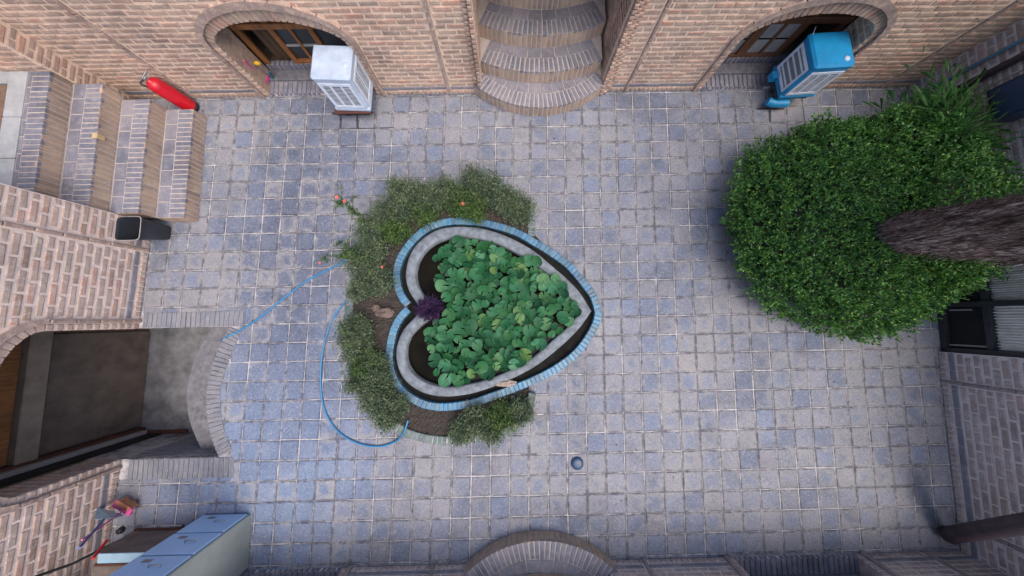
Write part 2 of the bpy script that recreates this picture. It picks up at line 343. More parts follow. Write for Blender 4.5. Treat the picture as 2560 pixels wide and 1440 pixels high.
M_glaze_green = brick_mat('green_glazed_brick', [(0.05, 0.12, 0.11), (0.09, 0.16, 0.15), (0.13, 0.18, 0.18), (0.04, 0.10, 0.085), (0.16, 0.19, 0.20)], (0.25, 0.28, 0.29), 0.5, 0.5)
M_pondwall = plain('pond_cement', (0.19, 0.215, 0.25), 0.8, var=0.5, scale=11, bumps=0.5)
M_pondin = plain('channel_depth_shade', (0.012, 0.012, 0.011), 0.7, var=0.4, spec=.1)  # dark channel bed, blackened in colour in place of real depth shade
def water_mat():
    m, nt, b = mat('pond_water'); n1 = noise(nt, 2.5, 4, 0.6, gcoord(nt))
    nt.links.new(ramp(nt, n1.outputs[0], [(0.3, (0.004, 0.004, 0.003)), (0.7, (0.012, 0.010, 0.007))]).outputs[0], b.inputs['Base Color'])
    b.inputs['Roughness'].default_value = 0.06; b.inputs['Specular IOR Level'].default_value = 0.06; n2 = noise(nt, 18, 3, 0.5, gcoord(nt)); bump(nt, b, n2.outputs[0], 0.08, 0.01); return m
M_water = water_mat()
def wood_mat(name, a, c_, sc=(30, 30, 2.5)):
    m, nt, b = mat(name); mp = nd(nt, 'ShaderNodeMapping'); mp.inputs['Scale'].default_value = sc; nt.links.new(gcoord(nt), mp.inputs[0])
    n1 = noise(nt, 1, 6, 0.65, mp.outputs[0], 1.5); n2 = noise(nt, 4, 3, 0.5, gcoord(nt))
    c = ramp(nt, n1.outputs[0], [(0.3, a), (0.65, c_)]).outputs[0]
    c = mix(nt, 1.0, c, ramp(nt, n2.outputs[0], [(0.3, (0.75,) * 3), (0.7, (1.1,) * 3)]).outputs[0], 'MULTIPLY')
    nt.links.new(c, b.inputs['Base Color']); b.inputs['Roughness'].default_value = 0.55; bump(nt, b, n1.outputs[0], 0.3, 0.004); return m
M_wood = wood_mat('orange_brown_wood', (0.16, 0.055, 0.018), (0.38, 0.16, 0.05))
M_wood_dark = wood_mat('dark_red_wood', (0.06, 0.02, 0.015), (0.14, 0.05, 0.035))
def bark_mat():
    m, nt, b = mat('shaggy_palm_bark'); g = nd(nt, 'ShaderNodeNewGeometry')
    mp = nd(nt, 'ShaderNodeMapping'); mp.inputs['Scale'].default_value = (36, 36, 4.5); nt.links.new(g.outputs['Position'], mp.inputs[0])
    n1 = noise(nt, 1, 7, 0.7, mp.outputs[0], 1.0)
    c = ramp(nt, n1.outputs[0], [(0.32, (0.025, 0.014, 0.013)), (0.45, (0.15, 0.085, 0.075)), (0.54, (0.38, 0.26, 0.23)), (0.66, (0.80, 0.68, 0.64))]).outputs[0]
    c = mix(nt, g.outputs['Random Per Island'], c, mix(nt, 1.0, c, (0.6, 0.5, 0.48), 'MULTIPLY'))
    nt.links.new(c, b.inputs['Base Color']); b.inputs['Roughness'].default_value = 0.9; bump(nt, b, n1.outputs[0], 0.9, 0.02); return m
M_bark = bark_mat()
M_white = plain('white_painted_metal', (0.46, 0.54, 0.68), 0.42, var=0.25, scale=5, bumps=0.05)  # white paint with the blue sky reflection put into its colour
M_grille = plain('pale_grille_plastic', (0.70, 0.76, 0.88), 0.4, var=0.2, scale=9)
M_bluepaint = plain('blue_painted_metal', (0.012, 0.25, 0.52), 0.4, var=0.3, scale=4, bumps=0.06)
M_black = plain('black_void', (0.008, 0.009, 0.010), 0.7, var=0.2)
M_dkmetal = plain('dark_metal', (0.045, 0.05, 0.055), 0.5, metal=0.3, var=0.3)
M_red = plain('red_enamel', (0.55, 0.008, 0.022), 0.28, var=0.2, scale=5, bumps=0.02)
M_chrome = plain('dull_steel', (0.35, 0.35, 0.37), 0.35, metal=0.8, var=0.3)
M_rubber = plain('black_rubber', (0.02, 0.02, 0.022), 0.6)
M_bin = plain('charcoal_plastic', (0.035, 0.04, 0.052), 0.45, var=0.3)
M_cabfront = plain('cabinet_front_pale_blue', (0.38, 0.58, 0.88), 0.35, var=0.1, scale=3, bumps=0.03)  # drawer fronts coloured paler and bluer than the carcass
M_cabside = plain('cabinet_side_grey_green', (0.31, 0.345, 0.33), 0.45, var=0.18, scale=3, bumps=0.04)
M_hose = plain('blue_hose_plastic', (0.03, 0.20, 0.42), 0.35, var=0.15, bumps=0.02)
M_pink = plain('pink_plastic', (0.60, 0.09, 0.28), 0.4, var=0.15)
M_orange = plain('orange_bristles', (0.60, 0.27, 0.11), 0.8, var=0.3, bumps=0.6)
M_yellow = plain('yellow_plastic', (0.72, 0.40, 0.03), 0.5)
M_teal = plain('teal_plastic', (0.02, 0.14, 0.20), 0.45)
M_bluestick = plain('deep_blue_plastic', (0.03, 0.07, 0.32), 0.4)
M_paleblue = plain('pale_blue_plastic', (0.32, 0.48, 0.60), 0.35, var=0.2)
M_marble = plain('grey_stone_slab', (0.36, 0.37, 0.39), 0.55, var=0.25, scale=8)
M_mat = plain('brown_doormat', (0.17, 0.105, 0.075), 0.95, var=0.3, scale=20, bumps=0.6)
M_concrete = plain('grey_concrete', (0.17, 0.165, 0.19), 0.85, var=0.4, scale=17, bumps=0.5)
M_cream = plain('cream_curtain_cloth', (0.82, 0.76, 0.70), 0.85, var=0.2, scale=12)
M_pipe = plain('maroon_brown_pipe', (0.055, 0.038, 0.048), 0.5, var=0.35, scale=7)
M_bluepipe = plain('blue_grey_pipe', (0.10, 0.22, 0.34), 0.4)
M_greypipe = plain('grey_pipe', (0.33, 0.30, 0.30), 0.5)
M_panel = plain('weathered_wooden_board', (0.18, 0.14, 0.125), 0.75, var=0.35, scale=7)
M_glass, _nt, _b = mat('window_glass'); _b.inputs['Base Color'].default_value = (0.03, 0.035, 0.04, 1); _b.inputs['Roughness'].default_value = 0.08
M_frost = plain('pale_window_pane', (0.30, 0.30, 0.31), 0.3, var=0.25, scale=6)
M_tealglass = plain('teal_glass', (0.008, 0.04, 0.045), 0.15); M_redglass = plain('dark_red_glass', (0.06, 0.008, 0.008), 0.15)
M_stain = plain('wet_stain', (0.06, 0.06, 0.075), 0.35, var=0.5, scale=20, bumps=0.3)
M_paper = plain('yellow_paper', (0.50, 0.38, 0.20), 0.85)
M_rock = plain('brown_rock', (0.16, 0.115, 0.10), 0.9, var=0.5, scale=14, bumps=0.9)
M_ceramic = plain('beige_stone', (0.34, 0.27, 0.23), 0.8, var=0.4, scale=16, bumps=0.7)
# ------------------------------------------------------------------ courtyard outline
XL, XR0, XR1, YT, YB, WTOP = -4.98, 5.96, 5.69, 3.31, -3.06, 2.05
ARC = smoothcurve([(-3.79, -0.02), (-3.95, -0.42), (-4.03, -0.87), (-3.97, -1.32), (-3.81, -1.70)], 4)
def arcx(y):
    for (x0, y0), (x1, y1) in zip(ARC, ARC[1:]):
        if y1 <= y <= y0: return x0 + (x1 - x0) * (y - y0) / (y1 - y0)
    return ARC[0][0] if y > 0 else ARC[-1][0]
PY0, PY1 = -0.02, -1.70
# ground sheet with the cellar opening left free
g = MB(); B = 60.0; zg = -0.0045
def quad(a, b, c, d, z=zg): g.add([(*a, z), (*b, z), (*c, z), (*d, z)], [(0, 1, 2, 3)])
quad((-B, PY0), (B, PY0), (B, B), (-B, B)); quad((-B, -B), (B, -B), (B, PY1), (-B, PY1)); quad((-B, PY1), (-7.2, PY1), (-7.2, PY0), (-B, PY0))
for (x0, y0), (x1, y1) in zip(ARC, ARC[1:]): quad((x1, y1), (B, y1), (B, y0), (x0, y0))
tag(g.build('ground', M_grout), kind='structure')
# paving tiles
def lat(i, j): return (T * ((i - LX) + LS * (j - LY)), -T * (j - LY) * LK)
def clip(poly, nx, ny, c):
    """keep nx*x+ny*y >= c ; points carry their uv"""
    out = []
    for i in range(len(poly)):
        p, q = poly[i - 1], poly[i]; dp = nx * p[0] + ny * p[1] - c; dq = nx * q[0] + ny * q[1] - c
        if (dp >= 0) != (dq >= 0):
            t = dp / (dp - dq); out.append(tuple(p[k] + (q[k] - p[k]) * t for k in range(4)))
        if dq >= 0: out.append(q)
    return out
mb = MB(); flat = lambda x, y, d: (x, y, d)
SN, SS = 0.185, -1.95                     # outer edges of the brick strips along the cellar opening
for i in range(-11, 38):
    for j in range(-22, 7):
        g0 = 0.021; cs = [(i + g0, j + 1 - g0, 0, 0), (i + 1 - g0, j + 1 - g0, 1, 0), (i + 1 - g0, j + g0, 1, 1), (i + g0, j + g0, 0, 1)]
        poly = [(*lat(a + random.uniform(-.008, .008), b_ + random.uniform(-.008, .008)), u, v) for a, b_, u, v in cs]
        poly = clip(poly, 1, 0, -5.6); poly = clip(poly, -1, 0, -6.05) if poly else poly
        if poly: poly = clip(poly, 0, -1, -3.42)
        if poly: poly = clip(poly, 0, 1, -3.3)
        if not poly: continue
        cy = sum(p[1] for p in poly) / len(poly); x0_, x1_ = min(p[0] for p in poly), max(p[0] for p in poly); y0_, y1_ = min(p[1] for p in poly), max(p[1] for p in poly)
        if y1_ > SS and y0_ < SN and x0_ < -3.5:
            xr = arcx(min(max(cy, PY1), PY0)) + 0.175
            parts = [clip(poly, 1, 0, xr)] + [clip(c_, -1, 0, -xr) for c_ in (clip(poly, 0, 1, SN), clip(poly, 0, -1, -SS)) if c_]
        else: parts = [poly]
        cx = (x0_ + x1_) / 2
        tz = random.uniform(-.002, .002); tx_ = random.uniform(-.012, .012); ty_ = random.uniform(-.012, .012)
        mp = lambda x, y, d, cx=cx, cy=cy, tz=tz, tx_=tx_, ty_=ty_: (x, y, d + tz + (x - cx) * tx_ + (y - cy) * ty_)
        for poly in parts:
            if len(poly) < 3: continue
            ar = abs(sum(poly[k - 1][0] * poly[k][1] - poly[k][0] * poly[k - 1][1] for k in range(len(poly)))) / 2
            if ar < 0.0015: continue
            prism(mb, [(p[0], p[1]) for p in poly], mp, -0.02, 0.0, inset=0.006, jit=0, dj=0, uvs=[(p[2], p[3]) for p in poly])
tag(mb.build('paving', M_tile), kind='structure')

# ------------------------------------------------------------------ walls
BH, BP, BL = 0.046, 0.0665, 0.196
def frame_map(p0, d):
    dx, dy = d; nx, ny = dy, -dx
    return lambda s, z, q: (p0[0] + dx * s + nx * q, p0[1] + dy * s + ny * q, z)
def excl(o, z, grow=0.0):
    a = o.get('am', o['a']) + grow
    if o['kind'] == 'rect': return (o['c'] - a, o['c'] + a) if z < o['zs'] else None
    if z < o['zs']: return (o['c'] - a, o['c'] + a)
    b_ = o['bm'] + grow; t = (z - o['zs']) / b_
    if t >= 1: return None
    w = a * math.sqrt(1 - t * t); return (o['c'] - w, o['c'] + w)
def lay_row(mb, mp, a, b, z0, z1, L, d1, mi, stagger, gap=0.018, d0=-0.012):
    if b - a < 0.03: return
    x = math.floor((a + 0.0) / L) * L + (L * 0.5 if stagger else 0) - L
    while x < b:
        lo, hi = max(a, x), min(b, x + L) ; lo += gap / 2; hi -= gap / 2
        if hi - lo > 0.022:
            prism(mb, [(lo, z0), (hi, z0), (hi, z1), (lo, z1)], mp, d0, d1 + random.uniform(-.002, .002), inset=0.006, jit=0.003, mi=mi)
        x += L
def body(mb, mp, s0, s1, zt, ops, th, mi=0, z0=0.0):
    pl = [(s0, z0)]
    for o in sorted(ops, key=lambda o: o['c']):
        a, c = o['a'], o['c']; pl += [(c - a, z0)]
        if o['kind'] == 'rect': pl += [(c - a, o['zs']), (c + a, o['zs'])]
        else: pl += [(c - a * math.cos(math.pi * k / 24), o['zs'] + o['b'] * math.sin(math.pi * k / 24)) for k in range(25)]
        pl += [(c + a, z0)]
    pl += [(s1, z0), (s1, zt), (s0, zt)]
    n = len(pl); vs = [mp(x, z, 0) for x, z in pl] + [mp(x, z, -th) for x, z in pl]
    fs = [tuple(range(n)), tuple(range(2 * n - 1, n - 1, -1))] + [(n + i, n + (i + 1) % n, (i + 1) % n, i) for i in range(n)]
    mb.add(vs, fs, mi)
def wall(name_label, p0, p1, ops, mould, zt=WTOP, th=0.34, grey=False, group=None, stop=None, base=True, BP=BP, BH=BH, BL=BL, jw=.020):
    L = math.hypot(p1[0] - p0[0], p1[1] - p0[1]); d = ((p1[0] - p0[0]) / L, (p1[1] - p0[1]) / L); mp = frame_map(p0, d)
    mb = MB(); body(mb, mp, 0, L, zt, ops, th)
    row = 0; z = 0.012
    while z < zt - BH:
        zz = z + BH
        ex = sorted(e for e in [excl(o, z + BH / 2, 0.004) for o in ops] if e)
        ex += [(m - 0.032, m + 0.032) for m in mould]; ex.sort()
        segs = []; cur = 0.0
        for a, b_ in ex:
            if a > cur: segs.append((cur, a))
            cur = max(cur, b_)
        if cur < L: segs.append((cur, L))
        for a, b_ in segs:
            if base and row == 0: lay_row(mb, mp, a, b_, z, z + BH + .006, 0.068, 0.014, 1, False)
            elif base and row == 1: lay_row(mb, mp, a, b_, z + .008, z + BH + .012, 0.235, 0.010, 2, True, 0.008)
            else: lay_row(mb, mp, a, b_, z, zz, BL + .02, 0.008, 1, row % 2 == 0, jw + random.uniform(-.003, .003))
        z += BP if not (base and row == 1) else BP + .012; row += 1
    for m in mould:                                                # raised vertical strips
        z = 0.01
        while z < zt - .1:
            prism(mb, [(m - .021, z), (m + .021, z), (m + .021, z + .2), (m - .021, z + .2)], mp, -.01, 0.028, mi=3, inset=.008); z += 0.207
    for o in ops:
        if o['kind'] == 'rect': continue
        c, a, zs, b_, ao, bo, am, bm = [o[k] for k in ('c', 'a', 'zs', 'b', 'ao', 'bo', 'am', 'bm')]
        e = lambda A, Bv, t: (c - A * math.cos(t), zs + Bv * math.sin(t))
        # arch soldiers set at even steps along the curve
        M_ = 400; ts = [math.pi * k / M_ for k in range(M_ + 1)]; acc = [0]
        for k in range(M_):
            p, q = e((a + ao) / 2, (b_ + bo) / 2, ts[k]), e((a + ao) / 2, (b_ + bo) / 2, ts[k + 1]); acc.append(acc[-1] + math.hypot(q[0] - p[0], q[1] - p[1]))
        def tat(sv):
            k = min(M_ - 1, max(0, int(np.searchsorted(acc, sv)) - 1)); return ts[k] + (ts[k + 1] - ts[k]) * (sv - acc[k]) / max(1e-9, acc[k + 1] - acc[k])
        N = int(acc[-1] / 0.068)
        for k in range(N):
            t0, t1 = tat(acc[-1] * (k + .2) / N), tat(acc[-1] * (k + .8) / N)
            q = [e(a + .001, b_ + .001, t1), e(a + .001, b_ + .001, t0), e(ao - .012, bo - .012, t0), e(ao - .012, bo - .012, t1)]
            prism(mb, q, mp, -.09, 0.012, mi=1, inset=.007, jit=.002)
        N = int(acc[-1] * 1.12 / 0.205)
        for k in range(N):
            t0, t1, tm = [tat(acc[-1] * (k + x) / N) for x in (.03, .97, .5)]
            q = [e(ao, bo, t1), e(ao, bo, tm), e(ao, bo, t0), e(am, bm, t0), e(am, bm, tm), e(am, bm, t1)]
            prism(mb, q, mp, -.01, 0.042, mi=3 if not grey else 3, inset=.009, jit=.002)
        for sg in (-1, 1):                                          # jamb bricks and their moulding
            z = 0.012; r = 0
            while z < zs - .01:
                zz = min(z + BH, zs); x0, x1 = c + sg * (a + .0), c + sg * (ao - .012); lo, hi = min(x0, x1), max(x0, x1)
                prism(mb, [(lo, z), (hi, z), (hi, zz), (lo, zz)], mp, -.05, 0.012, mi=1, inset=.006); z += BP; r += 1
            z = 0.01
            while z < zs - .02:
                zz = min(z + .2, zs - .004); x0, x1 = c + sg * ao, c + sg * am; lo, hi = min(x0, x1), max(x0, x1)
                prism(mb, [(lo, z), (hi, z), (hi, zz), (lo, zz)], mp, -.01, 0.042, mi=3, inset=.009); z += .207
            # reveal courses
            z = 0.012; r = 0; x = c + sg * a
            mr = (lambda q, zq, dd, x=x, sg=sg: mp(x - sg * dd, zq, -q))
            while z < zs + .02:
                cuts = [.004, .10, .20, .30, th] if r % 2 else [.004, .05, .15, .25, th]
                for qa, qb in zip(cuts, cuts[1:]):
                    pp = [(qa + .008, z), (qb - .008, z), (qb - .008, z + BH), (qa + .008, z + BH)]
                    prism(mb, pp if sg > 0 else pp[::-1], mr, -.01, .007, mi=1, inset=.006)
                z += BP; r += 1
    mats = [M_mortar_left, M_brick_left, M_blue_course, M_trim] if grey == 'left' else [M_mortar_grey, M_brick_grey, M_blue_course, M_trim_grey] if grey else [M_mortar, M_brick, M_blue_course, M_trim]
    o = mb.build('brick_wall', mats, loc=(p0[0], p0[1], 0))
    tag(o, name_label, 'wall', group); return o, mp
def ell(c, a=.775, zs=.82, b=.33): return dict(kind='arch', c=c, a=a, zs=zs, b=b, ao=a + .075, bo=b + .15, am=a + .118, bm=b + .218)
WX0 = -5.41
wall_top, mpT = wall('long warm brick wall along the top with two low arches and a niche of curved steps', (WX0, YT), (XR0, YT),
    [ell(-2.645 - WX0), dict(kind='rect', c=.515 - WX0, a=.85, zs=1.95), ell(3.635 - WX0)], [x - WX0 for x in (-4.53, -.82, 1.75, 5.55)])
wall_right, mpR = wall('greyish brick wall on the right behind the hedge, holding the black framed door', (XR0, YT), (XR1, YB),
    [dict(kind='rect', c=3.3, a=.57, zs=1.9)], [.42, 4.26, 6.02], grey=True, BP=.074, BH=.049, BL=.21, jw=.024)
wall_bot, mpB = wall('greyish brick wall along the bottom edge behind the rounded step and filing cabinet', (XR1, YB), (-5.14, YB),
    [ell(XR1 - 3.53, zs=.55, b=.30), dict(kind='rect', c=XR1 - .3, a=.84, zs=1.08), ell(XR1 + 2.93, zs=.55, b=.30)], [XR1 - 5.2, XR1 - 1.62, XR1 + 1.02], grey=True, zt=1.1)
LPN = (-4.965, 1.43); LPS = (-5.12, -3.06); LLEN = math.hypot(LPN[0] - LPS[0], LPN[1] - LPS[1])
wall_left, mpL = wall('pale pinkish brick wall on the left above the dark cellar opening', LPS, LPN,
    [ell(LLEN - (1.43 + .86), a=.84, zs=.85, b=.33)], [LLEN - .39], grey='left', BP=.078, BH=.051, BL=.225, jw=.026)
# niche in the top wall: inner side walls, stepped brick pilasters at its mouth
def rows_on(mb, mp, s0, s1, z0, z1, d=.008, mi=1, L=.216):
    z = z0; r = 0
    while z < z1: lay_row(mb, mp, s0, s1, z, z + BH, L, d, mi, r % 2 == 0, .02); z += BP; r += 1
def plane(mb, mp, s0, s1, z0, z1, mi=0): mb.add([mp(s0, z0, 0), mp(s1, z0, 0), mp(s1, z1, 0), mp(s0, z1, 0)], [(0, 1, 2, 3)], mi)
mb = MB()
for (pa, d) in (((-.335, YT + .06), (0, 1)), ((1.365, YT + 1.9), (0, -1))):
    mp = frame_map(pa, d); plane(mb, mp, 0, 1.84, 0, 1.95)
    rows_on(mb, mp, 0, 1.84, .012, 1.9)
mp = frame_map((-.335, YT + 1.9), (1, 0)); plane(mb, mp, 0, 1.7, 0, 1.95); rows_on(mb, mp, 0, 1.7, .82, 1.9)
mb.add([(-.335, YT + .34, 1.95), (1.365, YT + .34, 1.95), (1.365, YT + 1.9, 1.95), (-.335, YT + 1.9, 1.95)], [(0, 1, 2, 3)], 0)
mb.build('niche_lining', [M_mortar, M_brick], wall_top)
mb = MB()
for k, (x0, x1, dd) in enumerate(((-.445, -.39, .03), (-.39, -.335, .07), (1.365, 1.42, .075), (1.42, 1.475, .045), (1.475, 1.53, .02))):
    z = .012
    while z < WTOP - .1:
        prism(mb, [(x0 - WX0 + .004, z), (x1 - WX0 - .004, z), (x1 - WX0 - .004, z + BH), (x0 - WX0 + .004, z + BH)], mpT, -.02, dd + random.uniform(-.006, .006), mi=1, inset=.006, jit=.003); z += BP
mb.build('pilaster', [M_mortar, M_brick], wall_top)
# stub of the left wall beyond the steps (north jamb) and the passage the steps climb into
mp = frame_map((-5.41, 3.06), (0, 1)); mb = MB()
body(mb, mp, 0, .25, WTOP, [], .3); rows_on(mb, mp, .004, .25, .012, 2.0)
mp = frame_map((-7.6, 3.06), (1, 0)); plane(mb, mp, 0, 1.9, 0, WTOP); rows_on(mb, mp, 0, 2.18, .012, 2.0)
tag(mb.build('brick_wall', [M_mortar, M_brick], loc=(-5.41, 3.06, 0)), 'narrow brick jamb in the top left corner above the fire extinguisher', 'wall')
mp = frame_map((-7.6, LPN[1]), (-1, 0)); mb = MB()
mb.add([(-5.29, 1.428, 0), (-7.6, 1.428, 0), (-7.6, 1.428, WTOP), (-5.29, 1.428, WTOP)], [(0, 1, 2, 3)], 0)
mb.build('passage_side', [M_mortar], wall_left)

# ------------------------------------------------------------------ windows and doors behind the arches
def room(mb, x0, x1, y0, y1, z0, z1, open_side):
    """closed dark room, one side open"""
    P = {'-x': [(x0, y0, z0), (x0, y1, z0), (x0, y1, z1), (x0, y0, z1)], '+x': [(x1, y0, z0), (x1, y0, z1), (x1, y1, z1), (x1, y1, z0)],
         '-y': [(x0, y0, z0), (x0, y0, z1), (x1, y0, z1), (x1, y0, z0)], '+y': [(x0, y1, z0), (x1, y1, z0), (x1, y1, z1), (x0, y1, z1)],
         '-z': [(x0, y0, z0), (x1, y0, z0), (x1, y1, z0), (x0, y1, z0)], '+z': [(x0, y0, z1), (x0, y1, z1), (x1, y1, z1), (x1, y0, z1)]}
    for k, f in P.items():
        if k != open_side: mb.add(f, [(0, 1, 2, 3)])
def sill(mb, x0, x1, y0, sg, mi_b=1, mi_s=2):
    """brick-on-edge strip, smooth slab and a raised brick lip behind it; sg = direction into the wall"""
    n = int((x1 - x0) / .066); w = (x1 - x0) / n
    Y = lambda q: y0 + sg * q
    for k in range(n):
        a, b_ = x0 + k * w + .006, x0 + (k + 1) * w - .006
        p = [(a, Y(.0)), (b_, Y(.0)), (b_, Y(.19)), (a, Y(.19))]; p = p if sg > 0 else p[::-1]
        prism(mb, p, flat, -.01, .055, mi=mi_b, inset=.006, jit=.003)
        p = [(a, Y(.36)), (b_, Y(.36)), (b_, Y(.43)), (a, Y(.43))]; p = p if sg > 0 else p[::-1]
        prism(mb, p, flat, -.01, .15, mi=mi_b, inset=.006)
    boxm(mb, (x0, min(Y(.195), Y(.355)), -.01), (x1, max(Y(.195), Y(.355)), .075), mi=mi_s, bev=.006)
    boxm(mb, (x0, min(Y(.002), Y(.43)), -.02), (x1, max(Y(.002), Y(.43)), .035), mi=0)
sb = MB(); sill(sb, -3.415, -1.875, YT, 1); sb.build('sill', [M_mortar_grey, M_step, M_concrete], wall_top)
sb = MB(); sill(sb, 2.865, 4.405, YT, 1); sb.build('sill', [M_mortar_grey, M_step, M_concrete], wall_top)
sb = MB(); sill(sb, 2.735, 4.325, YB, -1); sb.build('sill', [M_mortar_grey, M_step, M_concrete], wall_bot)
sb = MB(); sill(sb, -3.7, -2.16, YB, -1); sb.build('sill', [M_mortar_grey, M_step, M_concrete], wall_bot)
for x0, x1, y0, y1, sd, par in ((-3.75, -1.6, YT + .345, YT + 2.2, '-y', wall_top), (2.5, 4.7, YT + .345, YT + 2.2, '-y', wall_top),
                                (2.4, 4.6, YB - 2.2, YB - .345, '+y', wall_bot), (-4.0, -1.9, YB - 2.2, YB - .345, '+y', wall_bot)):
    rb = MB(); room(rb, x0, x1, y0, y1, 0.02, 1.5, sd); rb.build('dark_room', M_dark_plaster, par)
def bar(mb, x0, x1, z0, z1, y, t=.05, mi=0): boxm(mb, (x0, y - t / 2, z0), (x1, y + t / 2, z1), bev=.006, mi=mi)
FY = YT + .40
fb = MB()
for x, w in ((-3.42, .075), (-2.96, .07), (-2.46, .07), (-1.93, .07)): bar(fb, x - (0 if x < -3 else w / 2), x + (w if x < -3 else w / 2), .12, 1.2, FY)
bar(fb, -3.42, -1.87, .68, .755, FY - .012, .06); bar(fb, -2.72 - .018, -2.72 + .018, .15, .68, FY, .035); bar(fb, -2.99 + .06, -2.49, .12, .2, FY)
w1 = fb.build('window', [M_wood], wall_top)
pb = MB(); bar(pb, -2.925, -2.74, .40, .43, FY + .004, .03); bar(pb, -2.70, -2.50, .40, .43, FY + .004, .03); pb.build('glazing_bar', [M_frost], w1)
pb = MB()
for x0, x1 in ((-2.925, -2.738), (-2.702, -2.495), (-2.425, -1.965)): pb.add([(x0, FY + .01, .2), (x1, FY + .01, .2), (x1, FY + .01, .68), (x0, FY + .01, .68)], [(0, 1, 2, 3)])
pb.build('pane', M_glass, w1)
pb = MB(); pb.add([(-3.345, FY + .01, .755), (-2.995, FY + .01, .755), (-2.995, FY + .01, 1.2), (-3.345, FY + .01, 1.2)], [(0, 1, 2, 3)]); pb.build('fanlight_pane', M_tealglass, w1)
pb = MB(); pb.add([(-2.925, FY + .01, .755), (-1.9, FY + .01, .755), (-1.9, FY + .01, 1.2), (-2.925, FY + .01, 1.2)], [(0, 1, 2, 3)]); pb.build('fanlight_pane', M_redglass, w1)
cb = MB(); zc = [(x, FY + .14 + .03 * math.sin(x * 60)) for x in np.linspace(-3.34, -3.12, 26)]
cb.add([(x, y, z) for x, y in zc for z in (.05, 1.1)], [(2 * k, 2 * k + 2, 2 * k + 3, 2 * k + 1) for k in range(25)], smooth=True)
cb.build('curtain', plain('faded_brown_curtain', (0.13, 0.08, 0.05), .9), w1)
fb = MB()
for x0, x1 in ((2.86, 2.93), (3.29, 3.42), (3.85, 3.93), (4.34, 4.41)): bar(fb, x0, x1, .12, 1.2, FY)
bar(fb, 2.86, 4.41, .66, .745, FY - .012, .06); bar(fb, 3.62, 3.655, .15, .66, FY, .04); bar(fb, 3.08, 3.11, .15, .66, FY, .04); bar(fb, 3.72, 3.76, .745, 1.15, FY, .04)
bar(fb, 2.93, 3.3, .12, .19, FY); bar(fb, 3.42, 3.86, .12, .19, FY)
w2 = fb.build('window', [wood_mat('dark_stained_wood', (0.07, 0.028, 0.016), (0.20, 0.085, 0.04))], wall_top)
pb = MB()
for x0, x1 in ((2.93, 3.08), (3.11, 3.29), (3.42, 3.62), (3.655, 3.85)):
    for z0, z1 in ((.19, .395), (.42, .66)): pb.add([(x0, FY + .01, z0), (x1, FY + .01, z0), (x1, FY + .01, z1), (x0, FY + .01, z1)], [(0, 1, 2, 3)])
pb.build('pane', M_frost, w2)
pb = MB(); pb.add([(2.93, FY + .01, .745), (4.34, FY + .01, .745), (4.34, FY + .01, 1.2), (2.93, FY + .01, 1.2)], [(0, 1, 2, 3)]); pb.build('fanlight_pane', M_tealglass, w2)
# black framed door in the right wall
def mpRd(s, z, q): return mpR(s, z, q)
db = MB()
def rbar(mb, s0, s1, z0, z1, q0, q1, mi=0):
    vs = [mpR(s, z, q) for z in (z0, z1) for q in (q0, q1) for s in (s0, s1)]
    mb.add(vs, [(0, 1, 3, 2), (4, 6, 7, 5), (0, 4, 5, 1), (2, 3, 7, 6), (0, 2, 6, 4), (1, 5, 7, 3)], mi)
for s0, s1 in ((2.73, 2.79), (3.21, 3.27), (3.81, 3.87)): rbar(db, s0, s1, 0, 1.9, -.14, -.04)
rbar(db, 2.73, 3.87, 0, .06, -.16, -.04); rbar(db, 2.79, 3.81, .40, .45, -.13, -.06)
rbar(db, 2.79, 3.81, .06, .40, -.12, -.10, 1)
doorR = db.build('door', [M_dkmetal, M_black], wall_right)
db = MB(); rbar(db, 3.30, 3.32, .10, .30, -.095, -.075); rbar(db, 3.76, 3.78, .06, .40, -.095, -.08); db.build('door_rail', [M_greypipe], doorR)
cb = MB(); n = 90
for s0, s1 in ((2.79, 3.21), (3.27, 3.81)):
    vs = []
    for k in range(n + 1):
        s = s0 + (s1 - s0) * k / n; q = -.125 + .012 * math.sin(k * 1.1) + .006 * math.sin(k * 2.7)
        vs += [mpR(s, .45 + .02 * math.sin(k * .9), q), mpR(s, .6, q * .98), mpR(s, 1.9, q)]
    cb.add(vs, [(3 * k + r, 3 * k + 3 + r, 3 * k + 4 + r, 3 * k + 1 + r) for k in range(n) for r in (0, 1)], smooth=True)
cb.build('curtain', M_cream, doorR)
rb = MB(); room(rb, 6.0, 7.6, -1.0, 1.4, -.005, 2.0, '-x'); rb.build('dark_room', M_dark_plaster, wall_right)

